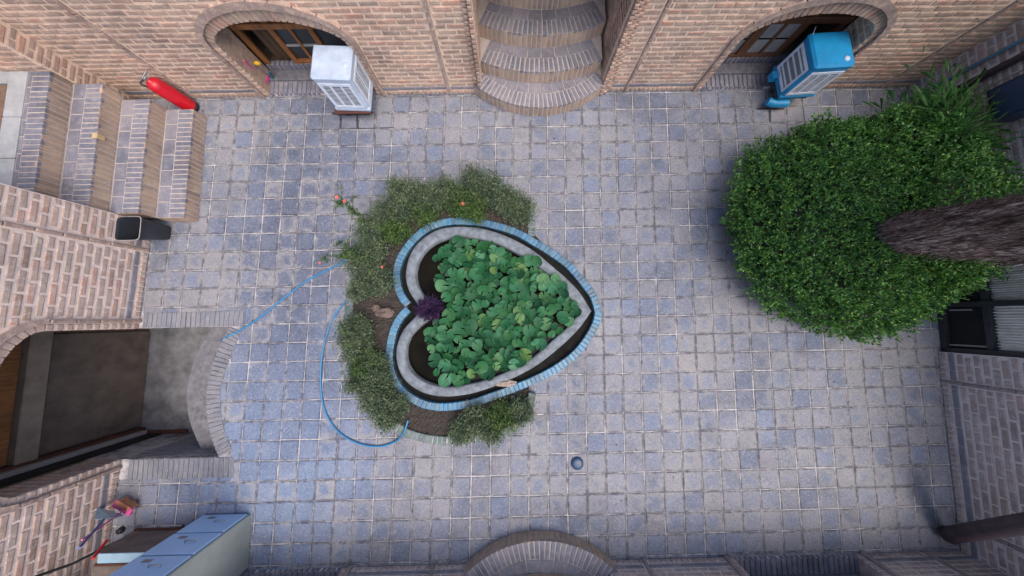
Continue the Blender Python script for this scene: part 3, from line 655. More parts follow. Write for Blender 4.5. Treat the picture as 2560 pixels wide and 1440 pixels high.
# ------------------------------------------------------------------ straight brick steps (top left)
st = thing('brick_staircase', (-5.0, 2.2, 0), 'straight flight of four brick steps climbing left from the paving', 'steps')
SX = [-4.32, -4.69, -5.05, -5.41, -5.67]; yn, ys = (2.985, 2.985, 3.055, 3.055), (1.435, 1.435, 1.2, 1.2)
for k in range(4):
    mb = MB(); z0, z1 = .2 * k, .2 * (k + 1); xf, xb = SX[k], SX[k + 1]; y0, y1 = ys[k], yn[k]
    xb2 = xb - (.0 if k == 3 else .02)
    boxm(mb, (xb2, y0 + .008, z0 - .02), (xf - .008, y1 - .008, z1 - .008), mi=0)
    n = int((y1 - y0) / .0655); w = (y1 - y0) / n
    mpf = frame_map((xf - .008, y0), (0, 1)); 
    for i in range(n):
        a, b_ = i * w + .0078, (i + 1) * w - .0078
        prism(mb, [(a, z0 + .008), (b_, z0 + .008), (b_, z1 - .002), (a, z1 - .002)], mpf, -.02, .006, mi=2, inset=.006, jit=.002)
        dep = .2 if k != 0 else .2
        prism(mb, [(xf - dep, y0 + a), (xf - .002, y0 + a), (xf - .002, y0 + b_), (xf - dep, y0 + b_)], flat, z1 - .03, z1, mi=1, inset=.005, jit=.002)
    m = int((y1 - y0) / .2); w = (y1 - y0) / m
    if xf - .21 > xb + .03:
        for i in range(m):
            a, b_ = y0 + i * w + .006, y0 + (i + 1) * w - .006
            prism(mb, [(xb + .006, a), (xf - .212, a), (xf - .212, b_), (xb + .006, b_)], flat, z1 - .03, z1 - .002, mi=1, inset=.006, jit=.002)
    if k < 2:                                                       # brick cheeks at the ends of the two free steps
        for yy, dr in ((y0 + .008, 1), (y1 - .008, -1)):
            mpe = frame_map((xb if dr > 0 else xf, yy), (dr, 0)); ww = (xf - xb) / 5
            for i in range(5): prism(mb, [(i * ww + .006, z0 + .008), ((i + 1) * ww - .006, z0 + .008), ((i + 1) * ww - .006, z1 - .004), (i * ww + .006, z1 - .004)], mpe, -.02, .006, mi=2, inset=.006)
    mb.build('step', [M_mortar_step, M_step, M_riser], st)
# landing: stone threshold, brown mat
mb = MB(); boxm(mb, (-5.885, 1.2, .6), (-5.672, 1.96, .805), bev=.006); boxm(mb, (-5.885, 1.965, .6), (-5.672, 2.47, .806), bev=.006); boxm(mb, (-5.885, 2.475, .6), (-5.672, 3.05, .805), bev=.006)
boxm(mb, (-7.5, 2.9, .6), (-5.89, 3.05, .804), bev=.006); tag(mb.build('threshold_slab', M_marble, loc=(-5.78, 2.2, .8)), 'pale grey stone threshold slab at the head of the steps', 'threshold')
mb = MB(); boxm(mb, (-7.4, 1.3, .6), (-5.9, 2.88, .795)); tag(mb.build('landing', M_mat), 'brown floor of the landing beyond the stone threshold', 'landing')
mb = MB(); a = at(240, 340, .6); boxm(mb, (-5.048, a[1] - .03, .53), (-5.036, a[1] + .03, .602)); boxm(mb, (-5.10, a[1] - .03, .6015), (-5.04, a[1] + .03, .6045))
tag(mb.build('paper_slip', M_paper, loc=(-5.04, a[1], .6)), 'small yellowish paper slip stuck over the edge of the third step', 'paper')

# ------------------------------------------------------------------ rounded steps
def round_steps(label, cx, sg, tiers, yw):
    """tiers: (centre y, radius, half width, z0, z1, back y). sg=+1: steps climb towards +y"""
    root = thing('rounded_steps', (cx, yw, 0), label, 'steps')
    for (cy, Rr, hw, z0, z1, ydep) in tiers:
        mb = MB(); A = math.asin(min(.999, hw / Rr)); pt = lambda r, t: (cx + r * math.sin(t), cy - sg * r * math.cos(t))
        n = max(10, int(2 * A * Rr / .066)); dt = 2 * A / n
        # core
        ring = [pt(Rr - .008, -A + dt * i) for i in range(n + 1)]; back = [(cx + hw, cy - sg * (Rr * math.cos(A) - ydep)), (cx - hw, cy - sg * (Rr * math.cos(A) - ydep))]
        pl = ring + back; m = len(pl); vs = [(x, y, z0 - .02) for x, y in pl] + [(x, y, z1 - .01) for x, y in pl]
        mb.add(vs, [tuple(range(m, 2 * m))] + [(i, (i + 1) % m, m + (i + 1) % m, m + i) for i in range(m)], 0)
        for i in range(n):
            t0, t1 = -A + dt * (i + .14), -A + dt * (i + .86); rj = random.uniform(-.002, .002)
            mpf = lambda s, z, d: (*pt(Rr - .008 + d, s), z)
            prism(mb, [(t0, z0 + .01), (t1, z0 + .01), (t1, z1 - .003), (t0, z1 - .003)] if sg > 0 else [(t1, z0 + .01), (t0, z0 + .01), (t0, z1 - .003), (t1, z1 - .003)], mpf, -.02, .006 + rj, mi=2, inset=.004, jit=.0015)
            q = [pt(Rr - .002, t0), pt(Rr - .002, t1), pt(Rr - .205, t1 - (t1 - t0) * .02), pt(Rr - .205, t0)]
            if sg < 0: q = q[::-1]
            prism(mb, q, flat, z1 - .03, z1 + rj, mi=1, inset=.005, jit=.002)
        mcount = max(4, int(n / 3)); d2 = 2 * A / mcount
        for i in range(mcount):
            t0, t1, tm = -A + d2 * (i + .03), -A + d2 * (i + .97), -A + d2 * (i + .5)
            for ra, rb_ in ((.215, .36),):
                q = [pt(Rr - ra, t0), pt(Rr - ra, tm), pt(Rr - ra, t1), pt(Rr - rb_, t1), pt(Rr - rb_, tm), pt(Rr - rb_, t0)]
                if sg < 0: q = q[::-1]
                prism(mb, q, flat, z1 - .03, z1 - .001, mi=3, inset=.006, jit=.002)
        mb.build('step', [M_mortar_step, M_step, M_riser, M_blue_course] if sg > 0 else [M_mortar_step, M_step, M_riser, M_blue_course], root)
    return root
round_steps('rounded brick steps climbing into the niche of the top wall', .49, 1,
    [(2.925 + 1.378, 1.378, .945, 0, .2, .35), (3.285 + 2.0, 2.0, .825, .2, .4, .5), (3.63 + 1.9, 1.9, .83, .4, .6, .6), (3.98 + 1.9, 1.9, .83, .6, .8, .9)], YT)
round_steps('rounded brick step cut by the bottom edge of the photo', .3, -1,
    [(-2.675 - 1.34, 1.34, .925, 0, .2, .35), (-3.03 - 2.0, 2.0, .825, .2, .4, .5), (-3.38 - 1.9, 1.9, .82, .4, .6, .6), (-3.73 - 1.9, 1.9, .82, .6, .8, .9)], YB)
mb = MB()
for (pa, d) in (((1.14, YB - .06), (0, -1)), ((-.54, YB - 1.9), (0, 1))):
    mp = frame_map(pa, d); plane(mb, mp, 0, 1.84, 0, 1.5); rows_on(mb, mp, 0, 1.84, .012, 1.45)
mp = frame_map((1.14, YB - 1.9), (-1, 0)); plane(mb, mp, 0, 1.68, 0, 1.5); rows_on(mb, mp, 0, 1.68, .82, 1.45)
mb.add([(-.54, YB - .34, 1.5), (1.14, YB - .34, 1.5), (1.14, YB - 1.9, 1.5), (-.54, YB - 1.9, 1.5)], [(0, 1, 2, 3)], 0)
mb.build('niche_lining', [M_mortar_grey, M_brick_grey], wall_bot)

# ------------------------------------------------------------------ cellar opening
mb = MB(); x = -4.96
while x < -3.66:
    prism(mb, [(x + .006, PY0 + .004), (x + .058, PY0 + .004), (x + .058, SN), (x + .006, SN)], flat, -.02, .008, mi=1, inset=.005, jit=.003)
    prism(mb, [(x + .006, SS), (x + .058, SS), (x + .058, PY1 - .004), (x + .006, PY1 - .004)], flat, -.02, .008, mi=1, inset=.005, jit=.003); x += .0645
off = []
for i, (x, y) in enumerate(ARC):
    a = ARC[max(i - 1, 0)]; b_ = ARC[min(i + 1, len(ARC) - 1)]; tx_, ty_ = b_[0] - a[0], b_[1] - a[1]; l = math.hypot(tx_, ty_); off.append((x - ty_ / l * .185, y + tx_ / l * .185))
def ontrack(tr, t):
    k = min(len(tr) - 2, int(t)); f = t - k; return (tr[k][0] + (tr[k + 1][0] - tr[k][0]) * f, tr[k][1] + (tr[k + 1][1] - tr[k][1]) * f)
N = 29
for k in range(N):
    t0, t1 = (k + .1) / N * (len(ARC) - 1), (k + .9) / N * (len(ARC) - 1)
    prism(mb, [ontrack(ARC, t1), ontrack(off, t1), ontrack(off, t0), ontrack(ARC, t0)], flat, -.02, .010, mi=1, inset=.005, jit=.002)
tag(mb.build('brick_border', [M_grout, M_border], loc=(-3.9, -.9, 0)), 'border of grey bricks on edge around the curved cellar opening', 'brick border')
cel = thing('cellar_stairwell', (-4.4, -.87, -1), 'dark cellar stairwell dropping below the paving under the left arch', 'stairwell')
mb = MB()
# side and curved walls of the pit
for (x0, y0), (x1, y1) in zip(ARC, ARC[1:]): mb.add([(x0, y0, -1.2), (x1, y1, -1.2), (x1, y1, zg), (x0, y0, zg)], [(0, 1, 2, 3)], 0)
mb.add([(-7.2, PY0, -1.2), (ARC[0][0], PY0, -1.2), (ARC[0][0], PY0, zg), (-7.2, PY0, zg)], [(0, 1, 2, 3)], 0)
mp = frame_map((ARC[-1][0], PY1), (-1, 0)); plane(mb, mp, 0, 3.4, -1.2, zg)
z = -1.15; r = 0
while z < -.06: lay_row(mb, mp, 0, 1.18, z, z + .04, .2, .007, 1, r % 2 == 0, .014); z += .052; r += 1
mb.build('pit_wall', [M_grout, M_border], cel)
mb = MB(); n = len(ARC); inner = [(x - .50 - .05 * math.sin(math.pi * i / (n - 1)), y) for i, (x, y) in enumerate(ARC)]; nose = [(x + .012, y) for x, y in inner]
mb.add([(x, y, -.27) for x, y in ARC] + [(x, y, -.27) for x, y in nose] + [(x, y, -.28) for x, y in inner] + [(x, y, -1.0) for x, y in inner],
       [(i + a * n, i + 1 + a * n, (a + 1) * n + i + 1, (a + 1) * n + i) for i in range(n - 1) for a in range(3)], 0)
mb.build('ledge', [M_concrete], cel)
mb = MB(); mb.add([(-7.2, PY1, -.98), (-4.3, PY1, -.98), (-4.3, PY0, -.98), (-7.2, PY0, -.98)], [(0, 1, 2, 3)], 0); mb.build('pit_floor', [plain('pale_wet_concrete', (.22, .22, .24), .7, var=.5, scale=5, bumps=.4)], cel)
XB = -6.0
mb = MB(); z0, z1 = zg, 1.45
for pts in ([(XB, PY0, z0), (-5.36, PY0, z0), (-5.36, PY0, z1), (XB, PY0, z1)], [(XB, PY1, z0), (-5.36, PY1, z0), (-5.36, PY1, z1), (XB, PY1, z1)],
            [(XB, PY1, -1.2), (XB, PY0, -1.2), (XB, PY0, z1), (XB, PY1, z1)], [(XB, PY1, z1), (XB, PY0, z1), (-5.3, PY0, z1), (-5.3, PY1, z1)]):
    mb.add(pts, [(0, 1, 2, 3)], 0)
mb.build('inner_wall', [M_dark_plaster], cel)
mb = MB(); boxm(mb, (XB + .003, PY1 + .12, -.97), (XB + .04, PY0 - .05, .17), bev=.005); mb.build('inner_door', [plain('worn_brown_door', (.15, .115, .095), .7, var=.4, scale=5)], cel)
mb = MB(); boxm(mb, (XB + .003, PY1 + .1, .17), (XB + .12, PY0 - .003, .36), bev=.01); mb.build('lintel', [plain('tan_plaster', (.30, .24, .19), .8, var=.3)], cel)
mb = MB(); boxm(mb, (XB + .003, PY1 + .12, .37), (XB + .05, PY0 - .004, 1.4), bev=.01); mb.build('wooden_fanlight', [M_wood], cel)
mb = MB(); boxm(mb, (XB + .003, PY1 + .004, -.97), (XB + .12, PY1 + .1, 1.44), bev=.008); boxm(mb, (XB + .12, PY1 + .004, -.97), (-5.2, PY1 + .05, -.92), bev=.008); mb.build('door_post', [M_wood_dark], cel)
mb = MB(); boxm(mb, (XB + .122, PY1 + .004, -.91), (XB + .22, PY1 + .07, 1.44), bev=.008); mb.build('door_post', [M_greypipe], cel)
mb = MB(); boxm(mb, (XB + .222, PY1 + .003, -.91), (XB + .46, PY1 + .02, 1.44), bev=.004); mb.build('black_gap_strip', [M_black], cel)  # thin black strip standing in for the dark gap beside the posts
# ------------------------------------------------------------------ heart pond
ZP = lambda pts, z: [at(780 + x / 1.946, 400 + y / 1.946, z)[:2] for x, y in pts]
def halves(up, lo, z, n=60):
    """closed heart: resampled upper half (tip to cleft) and lower half (cleft to tip)"""
    out = []
    for h in (up, lo):
        c = smoothcurve(ZP(h, z), 8); d = [0]
        for p, q in zip(c, c[1:]): d.append(d[-1] + math.hypot(q[0] - p[0], q[1] - p[1]))
        c = np.array(c); s = np.linspace(0, d[-1], n); out.append(np.stack([np.interp(s, d, c[:, 0]), np.interp(s, d, c[:, 1])], 1))
    return out
ZB, ZG = 0.10, 0.17
B_up = [(1412, 740), (1385, 655), (1330, 580), (1260, 500), (1180, 440), (1090, 385), (1000, 335), (900, 303), (800, 284), (700, 280), (620, 290), (545, 322), (480, 375), (430, 440), (402, 500), (392, 560), (402, 630), (425, 680), (452, 714)]
B_lo = [(452, 714), (410, 762), (380, 820), (362, 900), (355, 970), (367, 1040), (400, 1110), (450, 1160), (520, 1200), (600, 1220), (700, 1217), (800, 1197), (900, 1162), (1000, 1125), (1100, 1083), (1200, 1030), (1290, 962), (1352, 888), (1398, 805), (1412, 740)]
G_up = [(1360, 735), (1300, 640), (1230, 568), (1150, 500), (1080, 442), (1000, 395), (900, 352), (800, 328), (700, 323), (620, 335), (560, 365), (508, 410), (474, 465), (457, 530), (457, 590), (475, 645), (505, 690), (530, 735)]
G_lo = [(530, 735), (490, 775), (445, 825), (416, 890), (408, 950), (420, 1015), (450, 1070), (500, 1112), (560, 1140), (640, 1152), (720, 1147), (800, 1131), (900, 1097), (1000, 1052), (1090, 1002), (1170, 942), (1250, 872), (1312, 805), (1360, 735)]
I_up = [(1308, 735), (1250, 662), (1190, 592), (1120, 530), (1040, 478), (960, 432), (870, 397), (780, 377), (700, 372), (640, 384), (582, 412), (535, 457), (510, 510), (502, 565), (517, 620), (545, 665), (575, 705), (600, 737)]
I_lo = [(600, 737), (560, 782), (510, 822), (471, 870), (455, 930), (461, 990), (490, 1040), (540, 1077), (600, 1099), (680, 1105), (760, 1092), (850, 1070), (950, 1030), (1040, 985), (1110, 932), (1180, 870), (1250, 808), (1308, 735)]
pond = thing('heart_pond', (*at(1245, 790, 0)[:2], 0), 'heart shaped pond with turquoise brick rim and grey inner wall', 'pond')
Bu, Bl = halves(B_up, B_lo, ZB, 110)
def inward(tr, w, flip):
    """offset a track sideways by w"""
    t = np.gradient(tr, axis=0); t /= np.linalg.norm(t, axis=1)[:, None]; nrm = np.stack([-t[:, 1], t[:, 0]], 1) * flip
    return tr + nrm * w
cen = np.array(pond.location[:2])
mb = MB()
for tr in (Bu, Bl):
    flip = 1.0; test = inward(tr, .01, 1.0)
    if np.linalg.norm(test[50] - cen) > np.linalg.norm(tr[50] - cen): flip = -1.0
    L_ = np.linalg.norm(np.diff(tr, axis=0), axis=1).sum(); inn = inward(tr, .095, flip); inn2 = inward(tr, .088, flip)
    n = int(L_ / .06)
    for k in range(n):
        t0, t1 = (k + .04) / n * (len(tr) - 1), (k + .96) / n * (len(tr) - 1)
        q = [ontrack(tr, t0), ontrack(tr, t1), ontrack(inn, t1), ontrack(inn, t0)]
        ar = sum(q[i - 1][0] * q[i][1] - q[i][0] * q[i - 1][1] for i in range(4)); q = q if ar > 0 else q[::-1]
        prism(mb, [tuple(p) for p in q], flat, -.01, ZB + random.uniform(-.004, .004), mi=1, inset=.007, jit=.002)
    i0 = inward(tr, .006, flip); m = len(tr)
    mb.add([(*p, -.01) for p in i0] + [(*p, ZB - .008) for p in i0] + [(*p, ZB - .008) for p in inn2] + [(*p, -.01) for p in inn2],
           [(i + a * m, i + 1 + a * m, i + 1 + (a + 1) * m, i + (a + 1) * m) for i in range(m - 1) for a in range(3)], 0)
mb.build('rim', [M_grout, M_glaze], pond)
Gu, Gl = halves(G_up, G_lo, ZG); Iu, Il = halves(I_up, I_lo, ZG)
mb = MB()
for O_, I_ in ((Gu, Iu), (Gl, Il)):
    m = len(O_); mid = (O_ + I_) / 2; e1 = O_ + (I_ - O_) * .1; e2 = O_ + (I_ - O_) * .9; jz = [random.uniform(-.004, .004) for _ in range(m)]
    vs = [(*p, -.01) for p in O_] + [(*p, ZG - .012) for p in O_] + [(*p, ZG + jz[i]) for i, p in enumerate(e1)] + [(*p, ZG + .006 + jz[i]) for i, p in enumerate(mid)] + [(*p, ZG + jz[i]) for i, p in enumerate(e2)] + [(*p, ZG - .012) for p in I_] + [(*p, -.01) for p in I_]
    mb.add(vs, [(i + a * m, i + 1 + a * m, i + 1 + (a + 1) * m, i + (a + 1) * m) for i in range(m - 1) for a in range(6)], 0, smooth=True)
mb.build('inner_wall', M_pondwall, pond)
heartin = [tuple(p) for p in np.concatenate([Iu, Il[1:-1]])]; heartout = [tuple(p) for p in np.concatenate([Bu, Bl[1:-1]])]
mb = MB(); mb.add([(x, y, .055) for x, y in heartin], [tuple(range(len(heartin)))]); tag(mb.build('pond_water', M_water), kind='structure')
mb = MB()
for b_, g_ in ((Bu, Gu), (Bl, Gl)):
    gi = np.stack([np.interp(np.linspace(0, 1, 110), np.linspace(0, 1, 60), g_[:, k]) for k in (0, 1)], 1)
    bi = b_ + (gi - b_) * .1
    mb.add([(*p, .022) for p in bi] + [(*p, .022) for p in gi], [(i, i + 1, 110 + i + 1, 110 + i) for i in range(109)], 0)
mb.build('channel_bed', M_pondin, pond)

# ------------------------------------------------------------------ lily pads, every leaf its own
def inside(p, poly):
    x, y = p; r = False
    for i in range(len(poly)):
        (x0, y0), (x1, y1) = poly[i - 1], poly[i]
        if (y0 > y) != (y1 > y) and x < (x1 - x0) * (y - y0) / (y1 - y0) + x0: r = not r
    return r
PADR = ZP([(655, 405), (745, 392), (830, 405), (900, 440), (1000, 480), (1110, 500), (1165, 530), (1190, 600), (1240, 660), (1292, 715), (1280, 750), (1215, 825), (1135, 868), (1095, 920), (1030, 972), (950, 1010), (850, 1045), (740, 1072), (670, 1075), (600, 1015), (580, 950), (585, 900), (545, 850), (548, 820), (600, 800), (660, 770), (668, 700), (640, 640), (600, 600), (606, 575), (660, 570), (640, 530), (612, 510), (612, 475), (640, 440)], .14)
def pad_mesh(seed):
    rnd = random.Random(seed); seg = 26; vs = [(0, 0, -.10)]; uv = [(0, 0)]; rings = (.45, .85, 1.0); ph = rnd.uniform(0, 6)
    for r in rings:
        for k in range(seg + 1):
            t = .16 + (2 * math.pi - .32) * k / seg; w = 1 + .035 * math.sin(3 * t + ph) + .02 * math.sin(7 * t)
            z = -.10 + .16 * r * r + .03 * math.sin(2 * t + ph) * r + (.05 * rnd.random() if r == 1.0 else 0)
            vs.append((r * w * math.cos(t), r * w * math.sin(t), z)); uv.append((r, k / seg))
    m = seg + 1; fs = [(0, 1 + k, 2 + k) for k in range(seg)] + [(1 + a * m + k, 1 + (a + 1) * m + k, 2 + (a + 1) * m + k, 2 + a * m + k) for a in range(2) for k in range(seg)]
    mb = MB(); mb.add(vs, fs, 0, uvs=uv, smooth=True); return mb
pads = [pad_mesh(s).build('lily_pad', M_pad) for s in range(4)]
spots = []; tries = 0; rg = random.Random(5)
xs = [p[0] for p in PADR]; ys = [p[1] for p in PADR]
while tries < 30000:
    tries += 1; p = (rg.uniform(min(xs), max(xs)), rg.uniform(min(ys), max(ys)))
    if inside(p, PADR) and all((p[0] - q[0]) ** 2 + (p[1] - q[1]) ** 2 > .084 ** 2 for q in spots): spots.append(p)
for k, p in enumerate(spots[:290]):
    o = pads[k] if k < 4 else pads[k % 4].copy()
    if k >= 4: C.objects.link(o)
    s = rg.uniform(.050, .092); o.scale = (s, s, s * 1.0); o.location = (*p, rg.uniform(.12, .27)); a = rg.uniform(0, 6.28)
    o.rotation_euler = (rg.gauss(0, .34), rg.gauss(0, .34), a)
    tag(o, 'round green lily pad crowded among the others in the heart pond', 'lily pad', 'lily pads crowding the heart pond')

# ------------------------------------------------------------------ flower bed round the pond
RIM = [(1338, 512), (1300, 478), (1240, 455), (1170, 445), (1100, 450), (1030, 472), (970, 508), (922, 562), (890, 625), (870, 700), (862, 780), (866, 850), (876, 912), (891, 965), (915, 1010), (951, 1049), (996, 1083), (1040, 1102), (1099, 1112), (1170, 1110), (1242, 1099), (1294, 1078), (1328, 1050)]
rim = np.array(smoothcurve([at(u, v, .09)[:2] for u, v in RIM], 6)); bed_loc = (*at(1000, 1060, 0)[:2], 0)
edge = np.concatenate([[at(1338, 590, .09)[:2]], rim, [at(1340, 985, .09)[:2]]])
mb = MB(); L_ = np.linalg.norm(np.diff(edge, axis=0), axis=1).sum(); n = int(L_ / .062)
cum = np.concatenate([[0], np.cumsum(np.linalg.norm(np.diff(edge, axis=0), axis=1))])
even = np.stack([np.interp(np.linspace(0, cum[-1], n * 3 + 1), cum, edge[:, k]) for k in (0, 1)], 1)
flip = 1 if np.linalg.norm(inward(even, .01, 1)[n] - cen) < np.linalg.norm(even[n] - cen) else -1
inn = inward(even, .10, flip)
for k in range(n):
    q = [ontrack(even, 3 * k + .2), ontrack(even, 3 * k + 2.8), ontrack(inn, 3 * k + 2.8), ontrack(inn, 3 * k + .2)]
    ar = sum(q[i - 1][0] * q[i][1] - q[i][0] * q[i - 1][1] for i in range(4)); q = q if ar > 0 else q[::-1]
    prism(mb, [tuple(p) for p in q], flat, -.01, .088 + random.uniform(-.005, .005), mi=1, inset=.007, jit=.003)
m = len(even); e1, e2 = inward(even, .006, flip), inward(even, .094, flip)
mb.add([(*p, -.01) for p in e1] + [(*p, .08) for p in e1] + [(*p, .08) for p in e2] + [(*p, -.01) for p in e2], [(i + a * m, i + 1 + a * m, i + 1 + (a + 1) * m, i + (a + 1) * m) for i in range(m - 1) for a in range(3)], 0)
tag(mb.build('bed_edging', [M_grout, M_glaze_green], loc=bed_loc), 'curved edging of green glazed bricks round the flower bed', 'edging')
# soil: strips fanned between edging and pond rim
hl = np.concatenate([Bu[30:], Bl[1:75]]); hl2 = np.stack([np.interp(np.linspace(0, 1, m), np.linspace(0, 1, len(hl)), hl[:, k]) for k in (0, 1)], 1)
rows = 14; vs = []; rs = random.Random(3)
for a in range(rows + 1):
    for i in range(m):
        p = e2[i] + (hl2[i] - e2[i]) * a / rows; vs.append((p[0], p[1], .055 + rs.uniform(-.008, .02)))
mb = MB(); mb.add(vs, [(a * m + i, a * m + i + 1, (a + 1) * m + i + 1, (a + 1) * m + i) for a in range(rows) for i in range(m - 1)]); tag(mb.build('soil', M_soil), kind='structure')

# ------------------------------------------------------------------ foliage
rng = np.random.default_rng(11)
def leaves_obj(name, m, cen_, dirs, length, width, parent=None, droop=0.0):
    """many small leaves in one mesh: cen_ (n,3) base points, dirs (n,3) unit directions"""
    n = len(cen_); L = wpos(parent) if parent is not None else Vector((0, 0, 0))
    d = dirs * length[:, None]; ref = rng.normal(size=(n, 3)); w = np.cross(dirs, ref); w /= np.linalg.norm(w, axis=1)[:, None] + 1e-9; w *= width[:, None]
    fold = np.cross(w, dirs) * .25
    v = np.empty((n, 6, 3)); v[:, 0] = cen_; v[:, 1] = cen_ + d * .35 + w + fold; v[:, 2] = cen_ + d * .75 + w * .7 + fold; v[:, 3] = cen_ + d; v[:, 4] = cen_ + d * .75 - w * .7 + fold * .2; v[:, 5] = cen_ + d * .35 - w + fold * .2
    v[:, 3, 2] -= droop * length; v -= np.array([L.x, L.y, L.z])
    me = bpy.data.meshes.new(name); me.vertices.add(n * 6); me.vertices.foreach_set('co', v.astype(np.float32).ravel())
    me.loops.add(n * 8); me.polygons.add(n * 2)
    b = (np.arange(n) * 6)[:, None]; idx = np.concatenate([b + 0, b + 1, b + 2, b + 3, b + 0, b + 3, b + 4, b + 5], 1)
    me.loops.foreach_set('vertex_index', idx.astype(np.int32).ravel())
    me.polygons.foreach_set('loop_start', (np.arange(n * 2) * 4).astype(np.int32))
    me.materials.append(m); me.update(calc_edges=True); me.validate()
    o = bpy.data.objects.new(name, me); C.objects.link(o)
    if parent is not None: o.parent = parent
    return o
def unit(v): return v / (np.linalg.norm(v, axis=1)[:, None] + 1e-9)
from mathutils import noise as mnoise
def lump(d, seed, f=2.2):
    return np.array([.7 * mnoise.noise(Vector((x * f + seed, y * f, z * f))) + .75 * mnoise.noise(Vector((x * f * 3.4 + seed, y * f * 3.4, z * f * 3.4))) for x, y, z in d])
def dome(c, r, n, seed, amp=.12, inner=.8):
    d = unit(rng.normal(size=(n, 3))); d[:, 2] = np.where(d[:, 2] < -.35, -d[:, 2], d[:, 2])
    k = 1 + amp * lump(d, seed); t = inner + (1.03 - inner) * np.sqrt(rng.random(n)) + rng.normal(size=n) * .012
    p = np.array(c) + d * np.array(r) * (k * t)[:, None]
    nrm = unit(d / np.array(r)); return p, nrm
# the big clipped shrub round the palm trunk
hedge = thing('round_shrub', (4.3, 1.15, 0), 'big rounded dense green shrub wrapped round the palm trunk', 'shrub')
P1, N1 = dome((4.34, 1.10, .36), (1.46, 1.38, .52), 13500, 1.3, .15, .84)
P2, N2 = dome((5.15, 1.15, .55), (.62, 1.0, .62), 2400, 7.1, .18, .75)
P3, N3 = dome((5.0, 1.9, .45), (.70, .66, .50), 2100, 4.4, .20, .75)
P = np.concatenate([P1, P2, P3]); Nn = np.concatenate([N1, N2, N3])
ok = (P[:, 2] > .02) & (P[:, 0] < 5.72) & (np.hypot(P[:, 0] - 4.42, P[:, 1] - .93) > .17); P, Nn = P[ok], Nn[ok]
tw = unit(Nn + rng.normal(size=P.shape) * .55 + np.array([0, 0, .25])); P = np.repeat(P, 8, 0); tw = np.repeat(tw, 8, 0); n = len(P)   # twig tips, eight leaves to a tip
dirs = unit(tw * .75 + rng.normal(size=P.shape) * .75); P = P + tw * rng.uniform(-.04, .02, n)[:, None]; P[:, 0] = np.minimum(P[:, 0], 5.72)
leaves_obj('foliage', M_hedge, P, dirs, rng.uniform(.018, .046, n), rng.uniform(.005, .0105, n), hedge)
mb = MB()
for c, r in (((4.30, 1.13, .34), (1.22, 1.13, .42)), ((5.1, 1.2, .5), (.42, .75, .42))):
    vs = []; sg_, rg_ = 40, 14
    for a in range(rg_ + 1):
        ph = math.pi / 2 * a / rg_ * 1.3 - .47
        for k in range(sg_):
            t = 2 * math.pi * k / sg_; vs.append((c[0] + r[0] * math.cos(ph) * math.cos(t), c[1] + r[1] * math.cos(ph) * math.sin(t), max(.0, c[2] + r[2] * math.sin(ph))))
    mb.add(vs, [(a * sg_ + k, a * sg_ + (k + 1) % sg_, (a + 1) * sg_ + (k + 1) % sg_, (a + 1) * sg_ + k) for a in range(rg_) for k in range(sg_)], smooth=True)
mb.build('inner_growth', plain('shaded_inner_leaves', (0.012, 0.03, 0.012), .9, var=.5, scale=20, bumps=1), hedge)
mb = MB()
for k in range(70):
    a = rng.uniform(0, 6.28); e = rng.uniform(.15, 1.2); d = np.array([math.cos(a) * math.cos(e) * 1.5, math.sin(a) * math.cos(e) * 1.38, math.sin(e) * .55])
    c = np.array([4.3, 1.13, .33]); p1 = c + d * .98; p1[0] = min(p1[0], 5.7); tube(mb, [tuple(c + d * .6), tuple(c + d * .82 + rng.normal(size=3) * .03), tuple(p1)], [.009, .006, .003], 5)
mb.build('branch', M_stem, hedge)
# palm trunk
palm = thing('palm_tree', (4.40, .93, 0), 'thick shaggy brown palm trunk rising out of the round shrub', 'palm tree')
TP = [((4.40, .93, 0.0), .20), ((4.40, .92, .5), .195), ((4.40, .86, .9), .215), ((4.41, .78, 1.2), .25), ((4.42, .68, 1.6), .30), ((4.44, .56, 2.2), .31), ((4.47, .46, 3.1), .30)]
zz_ = np.array([p[0][2] for p in TP])
def trunk_at(z): return np.interp(z, zz_, [p[0][0] for p in TP]), np.interp(z, zz_, [p[0][1] for p in TP]), np.interp(z, zz_, [p[1] for p in TP])
mb = MB(); seg, rr = 56, 130; vs = []
for a in range(rr + 1):
    z = 3.1 * a / rr; x, y, r = trunk_at(z)
    for k in range(seg):
        t = 2 * math.pi * k / seg; q = r * .93 * (1 + .05 * mnoise.noise(Vector((math.cos(t) * 5, math.sin(t) * 5, z * 2))) + .045 * mnoise.noise(Vector((math.cos(t) * 14, math.sin(t) * 14, z * 4))))
        vs.append((x + q * math.cos(t), y + q * math.sin(t), z))
mb.add(vs, [(a * seg + k, a * seg + (k + 1) % seg, (a + 1) * seg + (k + 1) % seg, (a + 1) * seg + k) for a in range(rr) for k in range(seg)], smooth=True)
mb.build('trunk', M_bark, palm)
n = 9000; z = rng.uniform(.3, 3.0, n); t = rng.uniform(0, 6.283, n); X, Y, Rr = trunk_at(z)
base = np.stack([X + Rr * .93 * np.cos(t), Y + Rr * .93 * np.sin(t), z], 1); out_ = np.stack([np.cos(t), np.sin(t), np.zeros(n)], 1)
dirs = unit(out_ * rng.uniform(.05, .35, n)[:, None] + np.array([0, 0, 1.0]) * np.where(rng.random(n) < .8, 1, -1)[:, None] + rng.normal(size=(n, 3)) * .12)
leaves_obj('bark_fibre', M_bark, base, dirs, rng.uniform(.05, .15, n), rng.uniform(.002, .006, n), palm)
fr = MB()
for k in range(14):
    a = 2 * math.pi * k / 14; pts = [(4.47 + math.cos(a) * q, .46 + math.sin(a) * q, 3.05 + .75 * q - .42 * q * q) for q in (.15, .5, .9, 1.3, 1.7)]; tube(fr, pts, [.02, .016, .012, .008, .004], 5)
fr.build('frond_stalk', M_stem, palm)
